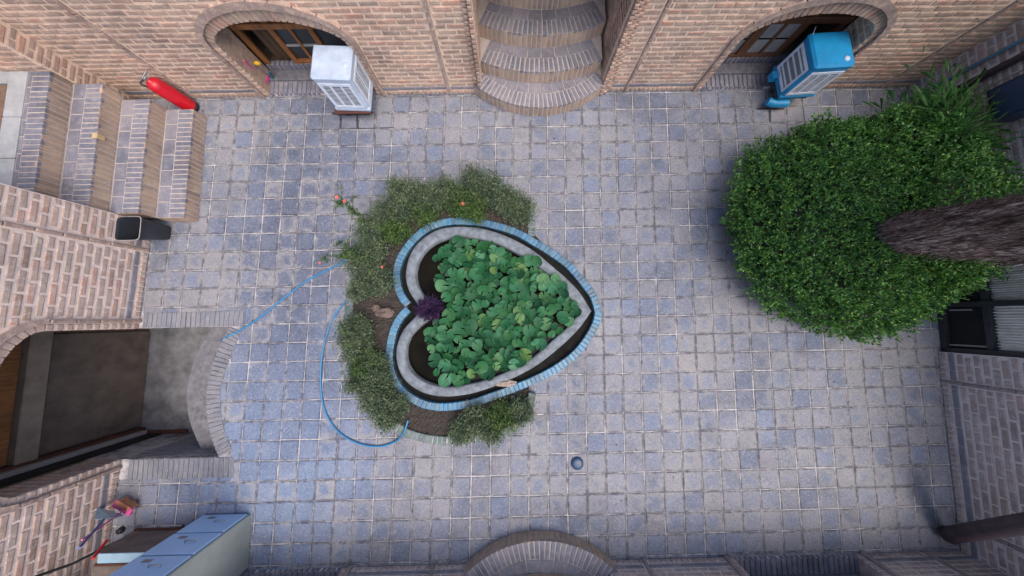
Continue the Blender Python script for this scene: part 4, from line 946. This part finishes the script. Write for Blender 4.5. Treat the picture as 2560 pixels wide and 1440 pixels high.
cs, ds = [], []
for k in range(14):
    a = 2 * math.pi * k / 14
    for q in np.linspace(.3, 1.7, 40):
        for sd in (-1, 1): cs.append((4.47 + math.cos(a) * q, .46 + math.sin(a) * q, 3.05 + .75 * q - .42 * q * q)); ds.append((math.cos(a + sd * .9), math.sin(a + sd * .9), -.15))
cs, ds = np.array(cs), unit(np.array(ds)); leaves_obj('frond', M_spiky, cs, ds, np.full(len(cs), .34), np.full(len(cs), .011), palm, .2)
# long-bladed plant in the corner behind the shrub
sp = thing('blade_plant', (5.25, 2.15, 0), 'loose pale green plant with long thin blades between shrub and right wall', 'plant')
n = 5200; a = rng.uniform(0, 6.283, n); r = np.abs(rng.normal(size=n)) * .2
base = np.stack([5.25 + r * np.cos(a), 2.05 + r * 1.6 * np.sin(a), rng.uniform(.3, .95, n)], 1); base[:, 0] = np.minimum(base[:, 0], 5.6)
dirs = unit(np.stack([np.cos(a) * .8 - .1, np.sin(a) * .8, rng.uniform(.1, 1.1, n)], 1) + rng.normal(size=(n, 3)) * .35)
leaves_obj('foliage', M_spiky, base, dirs, rng.uniform(.08, .24, n), rng.uniform(.002, .0045, n), sp, .2)
mb = MB()
for k in range(26):
    a_ = rng.uniform(0, 6.28); q = rng.uniform(.05, .32); tube(mb, [(5.25, 2.1, 0), (5.25 + q * .4 * math.cos(a_), 2.1 + q * .6 * math.sin(a_), .5), (5.25 + q * math.cos(a_), 2.1 + 1.5 * q * math.sin(a_), rng.uniform(.85, 1.15))], [.012, .009, .004], 5)
mb.build('stem', M_stem, sp)
# shrubs of the flower bed -----------------------------------------------------
def shrub(u, v, z0, rad, h, nl, label, m=None, tall=None, size=(.020, .042), cat='shrub', name='bed_shrub', group='shrubs in the crescent flower bed'):
    x, y, _ = at(u, v, z0); root = thing(name, (x, y, .05), label, cat, group); mb = MB(); P_, D_ = [], []
    rad *= 1.3; h *= 1.25; nl = int(nl * 2.2); ns = max(9, int(rad * 150))
    for k in range(ns):
        a = rng.uniform(0, 6.283); q = rad * math.sqrt(rng.random()); hh = h * rng.uniform(.45, 1.35) * (1 - .35 * (q / rad))
        p0 = np.array([x + .25 * q * math.cos(a), y + .25 * q * math.sin(a), .05]); p2 = np.array([x + q * math.cos(a), y + q * math.sin(a), .05 + hh]); p1 = (p0 + p2) / 2 + rng.normal(size=3) * .03 + np.array([0, 0, .05])
        tube(mb, [tuple(p0), tuple(p1), tuple(p2)], [.005, .004, .002], 4)
        m_ = nl // ns; t = rng.uniform(.12, 1.0, m_); pp = (1 - t)[:, None] ** 2 * p0 + (2 * t * (1 - t))[:, None] * p1 + (t ** 2)[:, None] * p2
        P_.append(pp + rng.normal(size=(m_, 3)) * np.array([.046, .046, .026])); D_.append(unit(rng.normal(size=(m_, 3)) + np.array([math.cos(a) * .3, math.sin(a) * .3, .55])))
    P_, D_ = np.concatenate(P_), np.concatenate(D_); n = len(P_)
    P_[:, 2] = np.maximum(P_[:, 2], .07)
    leaves_obj('foliage', m or M_grey_leaf, P_, D_, rng.uniform(*size, n), rng.uniform(.003, .0065, n), root); mb.build('stem', M_stem, root); return root
SH = [(1300, 525, .17, .26, M_grey_leaf, 'grey green shrub at the upper right end of the flower bed'),
      (1225, 478, .19, .40, M_grey_leaf, 'tall shrub reaching highest above the pond, left of the upper right one'),
      (1150, 505, .18, .28, M_green_leaf, 'green shrub with one pink bloom above the middle of the pond'),
      (1075, 495, .17, .28, M_grey_leaf, 'dull green shrub just left of the one with the bloom'),
      (1005, 520, .17, .28, M_grey_leaf, 'greyish shrub over the upper left shoulder of the heart'),
      (985, 575, .15, .24, M_green_leaf, 'darker green low shrub touching the upper left turquoise rim'),
      (930, 625, .16, .28, M_grey_leaf, 'wispy grey shrub where the hose enters the bed'),
      (950, 700, .13, .22, M_grey_leaf, 'small thin shrub above the brown rock'),
      (905, 845, .15, .24, M_grey_leaf, 'grey green shrub at the far left of the bed below the rock'),
      (915, 910, .15, .24, M_green_leaf, 'bushy green shrub beside the lower left lobe of the heart'),
      (945, 965, .15, .22, M_grey_leaf, 'pale grey shrub in the lower left curve of the bed'),
      (985, 1015, .14, .20, M_grey_leaf, 'low shrub beside the bare soil near the hose end'),
      (1190, 1050, .14, .20, M_grey_leaf, 'thin grey shrub just right of the bare soil'),
      (1255, 1045, .15, .20, M_green_leaf, 'light green shrub at the lower right end of the bed'),
      (1270, 500, .16, .30, M_grey_leaf, 'shrub between the tallest one and the upper right end of the bed'),
      (1110, 480, .15, .26, M_grey_leaf, 'faint grey shrub on the outer edge above the pond'),
      (1040, 490, .16, .28, M_grey_leaf, 'outer shrub at the upper left of the bed above the darker green one'),
      (960, 540, .15, .28, M_grey_leaf, 'shrub leaning over the green edging at upper left'),
      (1190, 520, .14, .22, M_green_leaf, 'low green shrub touching the top of the turquoise rim'),
      (1060, 530, .14, .22, M_green_leaf, 'low dark shrub pressed against the top left of the rim'),
      (925, 575, .13, .30, M_grey_leaf, 'thin shrub beside the upper rose cane'),
      (920, 675, .12, .24, M_grey_leaf, 'wispy shrub just below where the hose passes'),
      (890, 875, .12, .22, M_grey_leaf, 'small shrub spilling over the left edging'),
      (940, 925, .13, .22, M_grey_leaf, 'shrub squeezed between edging and lower left lobe'),
      (1225, 1075, .11, .18, M_grey_leaf, 'small shrub hanging over the bottom edging'),
      (888, 815, .12, .24, M_grey_leaf, 'wispy shrub over the left edging just below the rock'),
      (880, 845, .10, .26, M_grey_leaf, 'leftmost shrub of the bed, leaning over the paving'),
      (900, 955, .12, .22, M_grey_leaf, 'shrub covering the edging at the lower left of the bed'),
      (930, 1000, .12, .22, M_grey_leaf, 'shrub over the edging above the hose end'),
      (965, 1045, .10, .18, M_grey_leaf, 'small grey shrub over the edging next to the hose end'),
      (900, 720, .11, .24, M_grey_leaf, 'sparse shrub hanging over the left edging above the rock'),
      (905, 650, .13, .28, M_grey_leaf, 'shrub spilling left where the hose disappears'),
      (1150, 1085, .09, .14, M_grey_leaf, 'low tuft at the bottom of the bed right of the bare soil'),
      (1180, 455, .12, .30, M_grey_leaf, 'upper outermost shrub left of the tallest one'),
      (1000, 480, .12, .26, M_grey_leaf, 'faint shrub over the edging at the upper left corner of the bed'),
      (1305, 1025, .12, .16, M_grey_leaf, 'small sparse shrub at the very lower right tip of the bed')]
shr = [shrub(u, v, .2, r, h, 2100, lb, m) for u, v, r, h, m, lb in SH]
def bloom(mb, p, r=.022):
    for k in range(12):
        a = k * 2.4; q = r * (.25 + .75 * k / 12); c = Vector(p); t = Vector((math.cos(a), math.sin(a), 0)); s = Vector((-math.sin(a), math.cos(a), 0)); up = Vector((0, 0, .5 + .6 * (1 - k / 12)))
        mb.add([tuple(c), tuple(c + (t * .6 + s * .55 + up * .5) * q), tuple(c + (t + up * .6) * q), tuple(c + (t * .6 - s * .55 + up * .5) * q)], [(0, 1, 2, 3)])
bl = MB(); bloom(bl, at(1157, 510, .36), .032); bl.build('bloom', M_petal, shr[2])
bl = MB(); bloom(bl, at(955, 668, .30), .022); bl.build('bloom', M_petal, shr[6])
def spray(pts, label, blooms, nl=420):
    """a rose cane arching out over the paving"""
    P3_ = [at(*p) for p in pts]; root = thing('rose_cane', P3_[0], label, 'rose'); c = smoothcurve(P3_, 6); mb = MB(); tube(mb, c, [.006 - .004 * i / len(c) for i in range(len(c))], 5)
    PP, DD = [], []
    for k in range(16):
        i = rng.integers(len(c) // 3, len(c)); p = np.array(c[i]); q = p + rng.normal(size=3) * np.array([.07, .07, .03]); tube(mb, [tuple(p), tuple(q)], [.003, .0015], 4)
        for _ in range(nl // 16): t = rng.random(); PP.append(p + (q - p) * t + rng.normal(size=3) * .012); DD.append(rng.normal(size=3) + np.array([0, 0, .4]))
    mb.build('stem', M_stem, root); PP = np.array(PP); DD = unit(np.array(DD)); leaves_obj('foliage', M_green_leaf, PP, DD, rng.uniform(.02, .036, len(PP)), rng.uniform(.006, .011, len(PP)), root)
    for b_, r in blooms: mb = MB(); bloom(mb, at(*b_), r); mb.build('bloom', M_petal, root)
spray([(935, 590, .1), (912, 555, .35), (885, 528, .5), (850, 497, .55)], 'rose cane with two pink blooms leaning out at upper left', [((843, 494, .57), .032), ((862, 504, .56), .03)])
spray([(925, 650, .1), (880, 640, .3), (835, 640, .42), (798, 655, .45)], 'rose cane with a small orange pink bloom over the hose', [((800, 657, .47), .022)])
spray([(930, 680, .1), (905, 650, .3), (870, 620, .42), (838, 612, .45)], 'leafy rose cane without blooms above the hose', [])
pp = thing('purple_plant', (*at(1068, 775, .17)[:2], .17), 'spiky dark purple plant growing at the cleft of the heart', 'plant')
n = 1500; a = rng.uniform(0, 6.283, n); e = rng.uniform(.1, 1.4, n); b0 = np.array(at(1075, 772, .2)); r0 = rng.uniform(0, .09, n)
leaves_obj('foliage', M_purple, b0 + np.stack([np.cos(a) * r0 * 1.2, np.sin(a) * r0, rng.uniform(-.03, .08, n)], 1), unit(np.stack([np.cos(a) * np.cos(e), np.sin(a) * np.cos(e), np.sin(e)], 1) + rng.normal(size=(n, 3)) * .2), rng.uniform(.05, .14, n), rng.uniform(.003, .006, n), pp, .15)
def rock(u, v, z, r, label, m, name='rock'):
    x, y, _ = at(u, v, z); mb = MB(); vs = []; S_, G_ = 22, 12
    for a in range(G_ + 1):
        ph = -math.pi / 2 + math.pi * a / G_
        for k in range(S_):
            t = 2 * math.pi * k / S_; d = Vector((math.cos(ph) * math.cos(t), math.cos(ph) * math.sin(t), math.sin(ph))); q = 1 + .28 * mnoise.noise(d * 2.1 + Vector((u, v, 0)))
            vs.append((x + d.x * r[0] * q, y + d.y * r[1] * q, z + d.z * r[2] * q))
    mb.add(vs, [(a * S_ + k, a * S_ + (k + 1) % S_, (a + 1) * S_ + (k + 1) % S_, (a + 1) * S_ + k) for a in range(G_) for k in range(S_)])
    return tag(mb.build(name, m, loc=(x, y, z)), label, 'stone')
rock(962, 782, .11, (.12, .07, .06), 'rough brown rock in the soil left of the heart cleft', M_rock)
rock(940, 770, .09, (.06, .05, .04), 'smaller brown rock touching the larger one', M_rock)
rock(1265, 958, .15, (.13, .045, .045), 'beige pinkish stone lying on the lower rim of the pond', M_ceramic)
# ------------------------------------------------------------------ hose
hp = [at(552, 850, -.15), at(566, 842, .02), at(590, 831, .014), at(640, 801, .014), at(700, 753, .014), at(760, 707, .014), at(800, 684, .014), at(845, 662, .02), at(890, 640, .10), at(925, 650, .13), at(925, 680, .12), at(898, 708, .03), at(868, 748, .014),
      at(835, 792, .014), at(813, 850, .014), at(802, 920, .014), at(804, 990, .014), at(818, 1040, .014), at(850, 1083, .014), at(898, 1109, .014), at(948, 1116, .016), at(990, 1103, .03), at(1010, 1080, .11), at(1020, 1050, .12)]
mb = MB(); tube(mb, smoothcurve(hp, 8), .0115, 8); tag(mb.build('garden_hose', M_hose, loc=hp[1]), 'blue garden hose looping over the paving from cellar corner to flower bed', 'hose')
# ------------------------------------------------------------------ air coolers
def grille(mb, mp, s0, s1, z0, z1, nh, nv, q=.006, frame=.035, mi_frame=0, mi_dark=1, cols=1, skew=0):
    """louvred panel on a face: frame, dark gap, slats and bars"""
    def bx(a, b_, c, d, q0, q1, mi):
        vs = [mp(s, z, qq) for z in (c, d) for qq in (q0, q1) for s in (a, b_)]; mb.add(vs, [(0, 1, 3, 2), (4, 6, 7, 5), (0, 4, 5, 1), (2, 3, 7, 6), (0, 2, 6, 4), (1, 5, 7, 3)], mi)
    bx(s0, s1, z0, z1, 0, .0025, mi_dark)
    for a, b_, c, d in ((s0, s1, z0, z0 + frame), (s0, s1, z1 - frame, z1), (s0, s0 + frame, z0 + frame, z1 - frame), (s1 - frame, s1, z0 + frame, z1 - frame)): bx(a, b_, c, d, 0, q + .004, mi_frame)
    h = (z1 - z0 - 2 * frame) / nh
    for k in range(nh): z = z0 + frame + h * (k + .32); bx(s0 + frame, s1 - frame, z, z + h * .30, .001, .0045, mi_frame)
    w = (s1 - s0 - 2 * frame) / nv
    for k in range(1, nv): s = s0 + frame + w * k; bx(s - .0025, s + .0025, z0 + frame, z1 - frame, .001, q, mi_frame)
    for k in range(1, cols): s = s0 + (s1 - s0) * k / cols; bx(s - .012, s + .012, z0 + frame, z1 - frame, .001, q + .003, mi_frame)
def cooler(name_label, cx, cy, z0, w, d, h, rz, mbody, mframe, side):
    root = thing('air_cooler', (cx, cy, z0), name_label, 'air cooler', 'evaporative air coolers standing before the arches')
    M = xform((cx, cy, 0), rz); mb = MB()
    boxm(mb, (-w / 2, -d / 2, z0 + .02), (w / 2, d / 2, z0 + h - .015), M, .022)
    boxm(mb, (-w / 2 - .008, -d / 2 - .008, z0 + h - .075), (w / 2 + .008, d / 2 + .008, z0 + h), M, .026)
    boxm(mb, (-w / 2 - .008, -d / 2 - .008, z0), (w / 2 + .008, d / 2 + .008, z0 + .055), M, .012)
    mb.build('casing', mbody, root)
    def face(ox, oy, dx, dy):
        return lambda s, z, q: tuple(M @ Vector((ox + dx * s + dy * q, oy + dy * s - dx * q, z)))
    gb = MB(); grille(gb, face(-w / 2, -d / 2, 1, 0), .035, w - .035, z0 + .075, z0 + h - .10, 15, 3, cols=3); gb.build('front_grille', [mframe, M_black], root)
    gb = MB()
    if side > 0: grille(gb, face(w / 2, -d / 2, 0, 1), .04, d - .04, z0 + .075, z0 + h - .10, 15, 3, cols=2)
    else: grille(gb, face(-w / 2, d / 2, 0, -1), .04, d - .04, z0 + .075, z0 + h - .10, 4, 12, cols=1)
    gb.build('side_grille', [mframe, M_black], root)
    return root, M
c1, M1 = cooler('white air cooler standing partly in the left arch', -2.095, 3.13, .2, .47, .43, .6, R(-3), M_white, M_grille, 1)
mb = MB(); lathe(mb, [(0, .806), (.028, .806), (.034, .803), (.036, .80)], 0, 0, 24, 0, Matrix.Translation((*at(862, 162, .8)[:2], 0))); mb.build('filler_cap', M_white, c1)
c2, M2 = cooler('blue air cooler with white grilles before the right arch', 4.045, 3.24, .2, .49, .46, .56, R(3), M_bluepaint, M_grille, -1)
mb = MB(); p = at(2118, 146, .76); lathe(mb, [(0, .772), (.025, .772), (.033, .766), (.035, .76)], 0, 0, 24, 0, Matrix.Translation((p[0], p[1], 0))); mb.build('filler_cap', M_white, c2)
mb = MB(); boxm(mb, (-.35, .02, .2), (-.262, .12, .30), M2, .01); mb.build('motor_box', M_bluepaint, c2)
mb = MB(); tube(mb, [tuple(M2 @ Vector(p)) for p in ((-.32, -.20, .12), (-.24, -.24, .12), (-.05, -.25, .12))], .055, 16); mb.build('outlet_duct', M_bluepaint, c2)
mb = MB(); tube(mb, smoothcurve([at(2040, 66, .78), at(2028, 95, .74), at(2005, 130, .6), at(1980, 150, .4)], 6), .004, 6); tag(mb.build('power_cord', M_white, loc=at(2040, 66, .78)), 'thin white cord hanging over the side of the blue cooler', 'cord')
def stand(label, x0, x1, y0, y1, z, m):
    root = thing('cooler_stand', ((x0 + x1) / 2, (y0 + y1) / 2, 0), label, 'stand'); mb = MB(); boxm(mb, (x0, y0, z - .03), (x1, y1, z), bev=.006); mb.build('top', m, root)
    for x in (x0 + .12, x1 - .12):
        for y in (y0 + .12, y1 - .03): mb = MB(); boxm(mb, (x - .015, y - .015, 0), (x + .015, y + .015, z - .03)); mb.build('leg', M_dkmetal, root)
stand('low brown stand under the white air cooler', -2.38, -1.88, 2.89, 3.29, .195, M_wood_dark)
stand('low rusty stand under the blue air cooler', 3.80, 4.24, 3.02, 3.29, .195, M_dkmetal)
mb = MB()
def strip(pts, w, z=.004):
    P_ = np.array([at(u, v, z)[:2] for u, v in pts]); c = np.array(smoothcurve([tuple(p) for p in P_], 5)); wd = np.array([w * (0.55 + .6 * abs(mnoise.noise(Vector((p[0] * 9, p[1] * 9, 0))))) for p in c])
    t = np.gradient(c, axis=0); t /= np.linalg.norm(t, axis=1)[:, None]; nn = np.stack([-t[:, 1], t[:, 0]], 1)
    m = len(c); mb.add([(*p, z) for p in c + nn * wd[:, None]] + [(*p, z) for p in c - nn * wd[:, None]], [(i, i + 1, m + i + 1, m + i) for i in range(m - 1)])
strip([(893, 285), (893, 300), (894, 320)], .018); strip([(850, 285), (852, 302), (851, 318)], .013); strip([(851, 320), (893, 321), (940, 320), (985, 318)], .008, .005)
strip([(935, 322), (937, 350), (936, 375)], .007, .0045); strip([(830, 283), (870, 286), (930, 282)], .03, .006)
strip([(1925, 275), (1926, 305)], .02); strip([(1890, 272), (1960, 272)], .02, .005)
tag(mb.build('wet_stain', M_stain), kind='structure')
# ------------------------------------------------------------------ fire extinguisher
def axis_frame(p0, p1):
    z = (Vector(p1) - Vector(p0)).normalized(); return Matrix.Translation(p0) @ z.to_track_quat('Z', 'Y').to_matrix().to_4x4()
e0 = (-4.53, 3.135, .01); e1_ = (-4.62, 3.17, .50)
ex = thing('fire_extinguisher', e0, 'red fire extinguisher standing between the steps and the top wall', 'fire extinguisher'); Mx = axis_frame(e0, e1_) @ Matrix.Diagonal((1.1, 1.1, 1.03, 1))
mb = MB(); lathe(mb, [(0, 0), (.078, 0), (.086, .012), (.088, .03), (.088, .40), (.080, .435), (.055, .465), (.026, .478), (.024, .49), (0, .49)], 0, 0, 32, 0, Mx); mb.build('cylinder', M_red, ex)
mb = MB(); lathe(mb, [(.089, .0), (.0905, .004), (.0905, .03), (.089, .034)], 0, 0, 32, 0, Mx); mb.build('base_ring', M_rubber, ex)
mb = MB(); boxm(mb, (-.022, -.02, .488), (.022, .02, .525), Mx, .005); boxm(mb, (-.09, -.012, .525), (.02, .012, .537), Mx, .004); boxm(mb, (-.085, -.012, .50), (-.01, .012, .508), Mx, .003); mb.build('valve', M_chrome, ex)
mb = MB(); tube(mb, [tuple(Mx @ Vector(p)) for p in smoothcurve([(.02, -.01, .51), (.07, -.05, .50), (.06, -.082, .42), (.045, -.086, .25), (.03, -.088, .08)], 6)], .009, 8); mb.build('hose', M_rubber, ex)
# ------------------------------------------------------------------ waste bin
b0, b1 = at(410, 583, 0), at(320, 571, .42); bn = thing('waste_bin', b0, 'charcoal plastic waste bin standing open below the steps', 'bin')
def sq_ring(c, h, z, n=32, e=.28):
    out = []
    for k in range(n):
        t = 2 * math.pi * k / n; ct, st_ = math.cos(t), math.sin(t); out.append((c[0] + h * math.copysign(abs(ct) ** e, ct), c[1] + h * math.copysign(abs(st_) ** e, st_), z))
    return out
mb = MB(); lv = [(0, .095), (.02, .1), (.40, .147), (.405, .157), (.42, .157), (.42, .147), (.40, .141), (.02, .092)]; vs = []
for z, h in lv: f = z / .42; vs += sq_ring((b0[0] + (b1[0] - b0[0]) * f, b0[1] + (b1[1] - b0[1]) * f), h, z)
mb.add(vs, [(a * 32 + k, a * 32 + (k + 1) % 32, (a + 1) * 32 + (k + 1) % 32, (a + 1) * 32 + k) for a in range(len(lv) - 1) for k in range(32)], smooth=False)
mb.add(vs[-32:], [tuple(range(32))]); mb.build('bucket', M_bin, bn)
mb = MB(); vs = sq_ring((b1[0], b1[1]), .158, .421) + sq_ring((b1[0], b1[1]), .150, .423); mb.add(vs, [(k, (k + 1) % 32, 32 + (k + 1) % 32, 32 + k) for k in range(32)]); mb.build('rim', M_greypipe, bn)
# ------------------------------------------------------------------ filing cabinet
cx0, cx1, cyf, cyb, ch = -3.95, -3.345, -2.385, -3.03, 1.40
fc = thing('filing_cabinet', ((cx0 + cx1) / 2, (cyf + cyb) / 2, 0), 'tall pale blue grey metal filing cabinet in the lower left corner', 'filing cabinet')
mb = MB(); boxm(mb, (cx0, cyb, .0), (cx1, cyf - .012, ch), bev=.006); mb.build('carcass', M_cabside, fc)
for k in range(4):
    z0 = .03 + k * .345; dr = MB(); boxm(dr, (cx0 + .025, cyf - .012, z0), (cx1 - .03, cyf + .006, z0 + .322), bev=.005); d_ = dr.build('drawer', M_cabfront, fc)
    hb = MB(); xm = cx0 + .37; tube(hb, [(xm - .06, cyf + .006, z0 + .16), (xm - .055, cyf + .03, z0 + .16), (xm + .055, cyf + .03, z0 + .16), (xm + .06, cyf + .006, z0 + .16)], .006, 6)
    hb.build('handle', M_chrome, d_); hb = MB(); boxm(hb, (xm - .22, cyf + .006, z0 + .05), (xm - .13, cyf + .010, z0 + .09), bev=.001); hb.build('card_holder', M_chrome, d_)
# low chest with pale board
lx0, lx1, lyf = -4.78, -4.05, at(380, 1322, 0)[1]
lc = thing('low_chest', ((lx0 + lx1) / 2, lyf - .15, 0), 'low brown wooden chest pushed into the corner behind the filing cabinet', 'chest')
mb = MB(); boxm(mb, (lx0, lyf - .30, .03), (lx1, lyf, .42), bev=.006); mb.build('body', M_panel, lc)
mb = MB(); boxm(mb, (lx0 - .01, lyf - .02, .0), (lx1, lyf + .012, .03)); mb.build('plinth', M_wood_dark, lc)
mb = MB(); boxm(mb, (lx0 + .08, lyf - .09, .421), (lx1 + .05, lyf + .012, .436), bev=.004); tag(mb.build('board', M_paleblue, loc=(lx0, lyf, .42)), 'pale blue board lying along the top of the low chest', 'board')
mb = MB(); boxm(mb, (lx0 + .05, lyf - .12, .421), (lx1 + .03, lyf - .095, .44), bev=.003); tag(mb.build('wood_strip', M_wood_dark, loc=(lx0, lyf - .15, .42)), 'thin red brown wooden strip behind the pale blue board', 'strip')
mb = MB(); p = at(302, 1326, .02); lathe(mb, [(0, 0), (.035, 0), (.04, .02), (.03, .05), (0, .055)], p[0], p[1], 14); tag(mb.build('rubber_foot', M_rubber, loc=p), 'small black rubber foot on the paving by the chest', 'foot')
mb = MB(); p = at(456, 1317, .01); lathe(mb, [(0, 0), (.018, 0), (.016, .02), (0, .024)], p[0], p[1], 12); tag(mb.build('bottle_cap', M_rubber, loc=p), 'tiny dark cap on the paving beside the filing cabinet', 'cap')
# ------------------------------------------------------------------ cleaning tools, lower left
br = thing('broom', at(315, 1265, .03), 'pink broom with orange bristles leaning on the left wall', 'broom')
pa, pb_ = Vector(at(292, 1252, .09)), Vector(at(334, 1277, .09)); dv = (pb_ - pa); Mb = Matrix.Translation((pa + pb_) / 2) @ Matrix.Rotation(math.atan2(dv.y, dv.x), 4, 'Z'); hl_ = dv.length / 2
mb = MB(); boxm(mb, (-hl_, -.05, .0), (hl_, .035, .035), Mb, .008); boxm(mb, (-hl_, -.055, -.02), (hl_, -.04, .03), Mb, .004); mb.build('head', M_pink, br)
mb = MB()
for k in range(90): x, y = random.uniform(-hl_ * .75, hl_ * .8), random.uniform(-.01, .045); tube(mb, [tuple(Mb @ Vector((x, y, .015))), tuple(Mb @ Vector((x + random.uniform(-.01, .01), y + .015, random.uniform(-.06, -.03))))], [.003, .002], 4)
for k in range(8): boxm(mb, (-hl_ * .75 + k * hl_ * .19, .0, .034), (-hl_ * .75 + (k + .8) * hl_ * .19, .05, .04), Mb)
mb.build('bristles', M_orange, br)
mb = MB(); tube(mb, [at(316, 1272, .12), at(205, 1350, .72)], .009, 8); mb.build('handle', M_pink, br)
dp = thing('dustpan', at(275, 1285, .1), 'pale blue long handled dustpan propped on the left wall behind the broom', 'dustpan')
q = [at(247, 1268, .12), at(312, 1288, .12), at(283, 1297, .36), at(238, 1299, .36)]; qb = [(x + .02, y + .02, z + .03) for x, y, z in q]
mb = MB(); mb.add(q + qb, [(0, 1, 2, 3), (4, 7, 6, 5), (0, 4, 5, 1), (1, 5, 6, 2), (2, 6, 7, 3), (3, 7, 4, 0)]); mb.build('pan', M_paleblue, dp)
mb = MB(); tube(mb, [at(262, 1296, .36), at(198, 1370, .88)], .012, 8); mb.build('handle', M_bluestick, dp)
mb = MB(); tube(mb, [at(300, 1350, .06), at(180, 1410, .62), at(60, 1452, 1.02)], .014, 8); tag(mb.build('mop_pole', M_dkmetal, loc=at(300, 1350, .06)), 'long dark grey pole leaning into the lower left corner', 'pole')
mb = MB(); tube(mb, [at(268, 1350, .42), at(232, 1396, .60)], .014, 8); tag(mb.build('red_stick', M_red, loc=at(268, 1350, .42)), 'short red stick beside the low chest', 'stick')
# tools in the left arch
sq = thing('squeegee', at(660, 205, .08), 'pink squeegee leaning inside the left arch', 'squeegee')
mb = MB(); tube(mb, [at(656, 196, .14), at(610, 152, .50)], .014, 8); mb.build('handle', M_pink, sq)
mb = MB(); Ms = Matrix.Translation(at(662, 205, .10)) @ Matrix.Rotation(R(78), 4, 'Z'); boxm(mb, (-.10, -.035, -.025), (.10, .035, .025), Ms, .006); mb.build('head', M_pink, sq)
bs = thing('brush', at(680, 192, .08), 'yellow topped brush with a teal foot beside the pink squeegee', 'brush')
mb = MB(); tube(mb, [at(682, 194, .08), at(670, 180, .2)], .02, 10); mb.build('foot', M_teal, bs)
mb = MB(); tube(mb, [at(670, 180, .2), at(650, 165, .36)], .012, 8); mb.build('handle', M_greypipe, bs)
mb = MB(); lathe(mb, [(0, .03), (.03, .025), (.045, 0), (.035, -.02), (0, -.025)], 0, 0, 16, 0, Matrix.Translation(at(643, 158, .40)) @ Matrix.Scale(.6, 4, (0, 1, 0))); mb.build('top', M_yellow, bs)
# ------------------------------------------------------------------ pipes and small things on the right
def pipe(name, pts, r, m, label, cat='pipe'):
    mb = MB(); tube(mb, pts, r, 14); tag(mb.build(name, m, loc=pts[0]), label, cat); return mb
pipe('pipe', [(5.90, 3.07, 0), (5.87, 3.03, 1.2), (5.86, 2.99, 2.9)], .022, M_bluepipe, 'thin blue grey pipe rising up the right wall near the corner')
pipe('pipe', [(5.88, 2.86, .15), (5.87, 2.85, 1.2), (5.86, 2.84, 2.9)], .042, M_pipe, 'thick maroon pipe on the right wall beside the thin blue one')
pipe('cable', [(5.85, 2.72, .2), (5.84, 2.68, 1.0), (5.84, 2.62, 2.9)], .008, M_greypipe, 'pale cable running up the right wall past the navy box', 'cable')
nb = MB(); boxm(nb, (5.66, 2.16, .86), (5.89, 2.56, 1.7), bev=.012); nbo = nb.build('meter_box', plain('navy_metal', (0.018, 0.03, 0.075), .5, var=.4), loc=(5.78, 2.36, .86)); tag(nbo, 'dark navy box fixed to the right wall above the shrub', 'box')
nb = MB(); boxm(nb, (5.652, 2.19, .89), (5.66, 2.53, 1.67), bev=.003); nb.build('box_door', plain('navy_enamel', (0.03, 0.05, 0.11), .4), nbo)
p0, p1 = Vector(at(2372, 1338, .10)), Vector(at(2590, 1305, .95)); p2 = Vector((p1.x + .02, p1.y + .02, 2.0))
rp = thing('drainpipe', p0, 'thick maroon brown drainpipe slanting across the right wall at lower right', 'drainpipe'); mb = MB(); tube(mb, [tuple(p0), tuple(p0.lerp(p1, .5)), tuple(p1), tuple(p1 + Vector((.02, .05, .12))), tuple(p2)], .086, 28, caps=False); mb.build('pipe_body', M_pipe, rp)
mb = MB(); dv = (p1 - p0).normalized(); tube(mb, [tuple(p0 - dv * .01), tuple(p0 + dv * .035)], .090, 28, caps=False); mb.build('collar', M_pipe, rp)
mb = MB(); tube(mb, [tuple(p0 + dv * .02), tuple(p0 + dv * .03)], .084, 28); mb.build('pipe_mouth', M_black, rp)
mb = MB(); x, y, _ = at(1443, 1158, 0); lathe(mb, [(.082, .0), (.080, .012), (.066, .026), (.045, .033), (0, .036)], x, y, 28); tag(mb.build('drain_cap', plain('dark_blue_plastic', (.025, .06, .13), .35), loc=(x, y, 0)), 'small domed dark blue drain cap on the open paving below the pond', 'drain cap')
# crumbs and dead leaves on the paving
n = 90; pts = np.stack([rng.uniform(-4.2, 5.5, n), rng.uniform(-2.9, 3.2, n), np.full(n, .006)], 1); pts = pts[(np.hypot(pts[:, 0] - .0, pts[:, 1] - .1) > 1.9) & ~((pts[:, 0] < -3.5) & (pts[:, 1] < .3) & (pts[:, 1] > -2)) & ~((pts[:, 0] < -4.1) & (pts[:, 1] > 1.2)) & ~((pts[:, 0] > 2.8) & (pts[:, 1] > -.2))]
d = unit(np.stack([rng.normal(size=len(pts)), rng.normal(size=len(pts)), np.full(len(pts), .12)], 1)); lt = leaves_obj('leaf_litter', leaf_mat('dead_leaves', [(.05, .04, .03), (.12, .08, .05), (.03, .03, .03)]), pts, d, rng.uniform(.012, .035, len(pts)), rng.uniform(.004, .009, len(pts)))
tag(lt, kind='stuff')
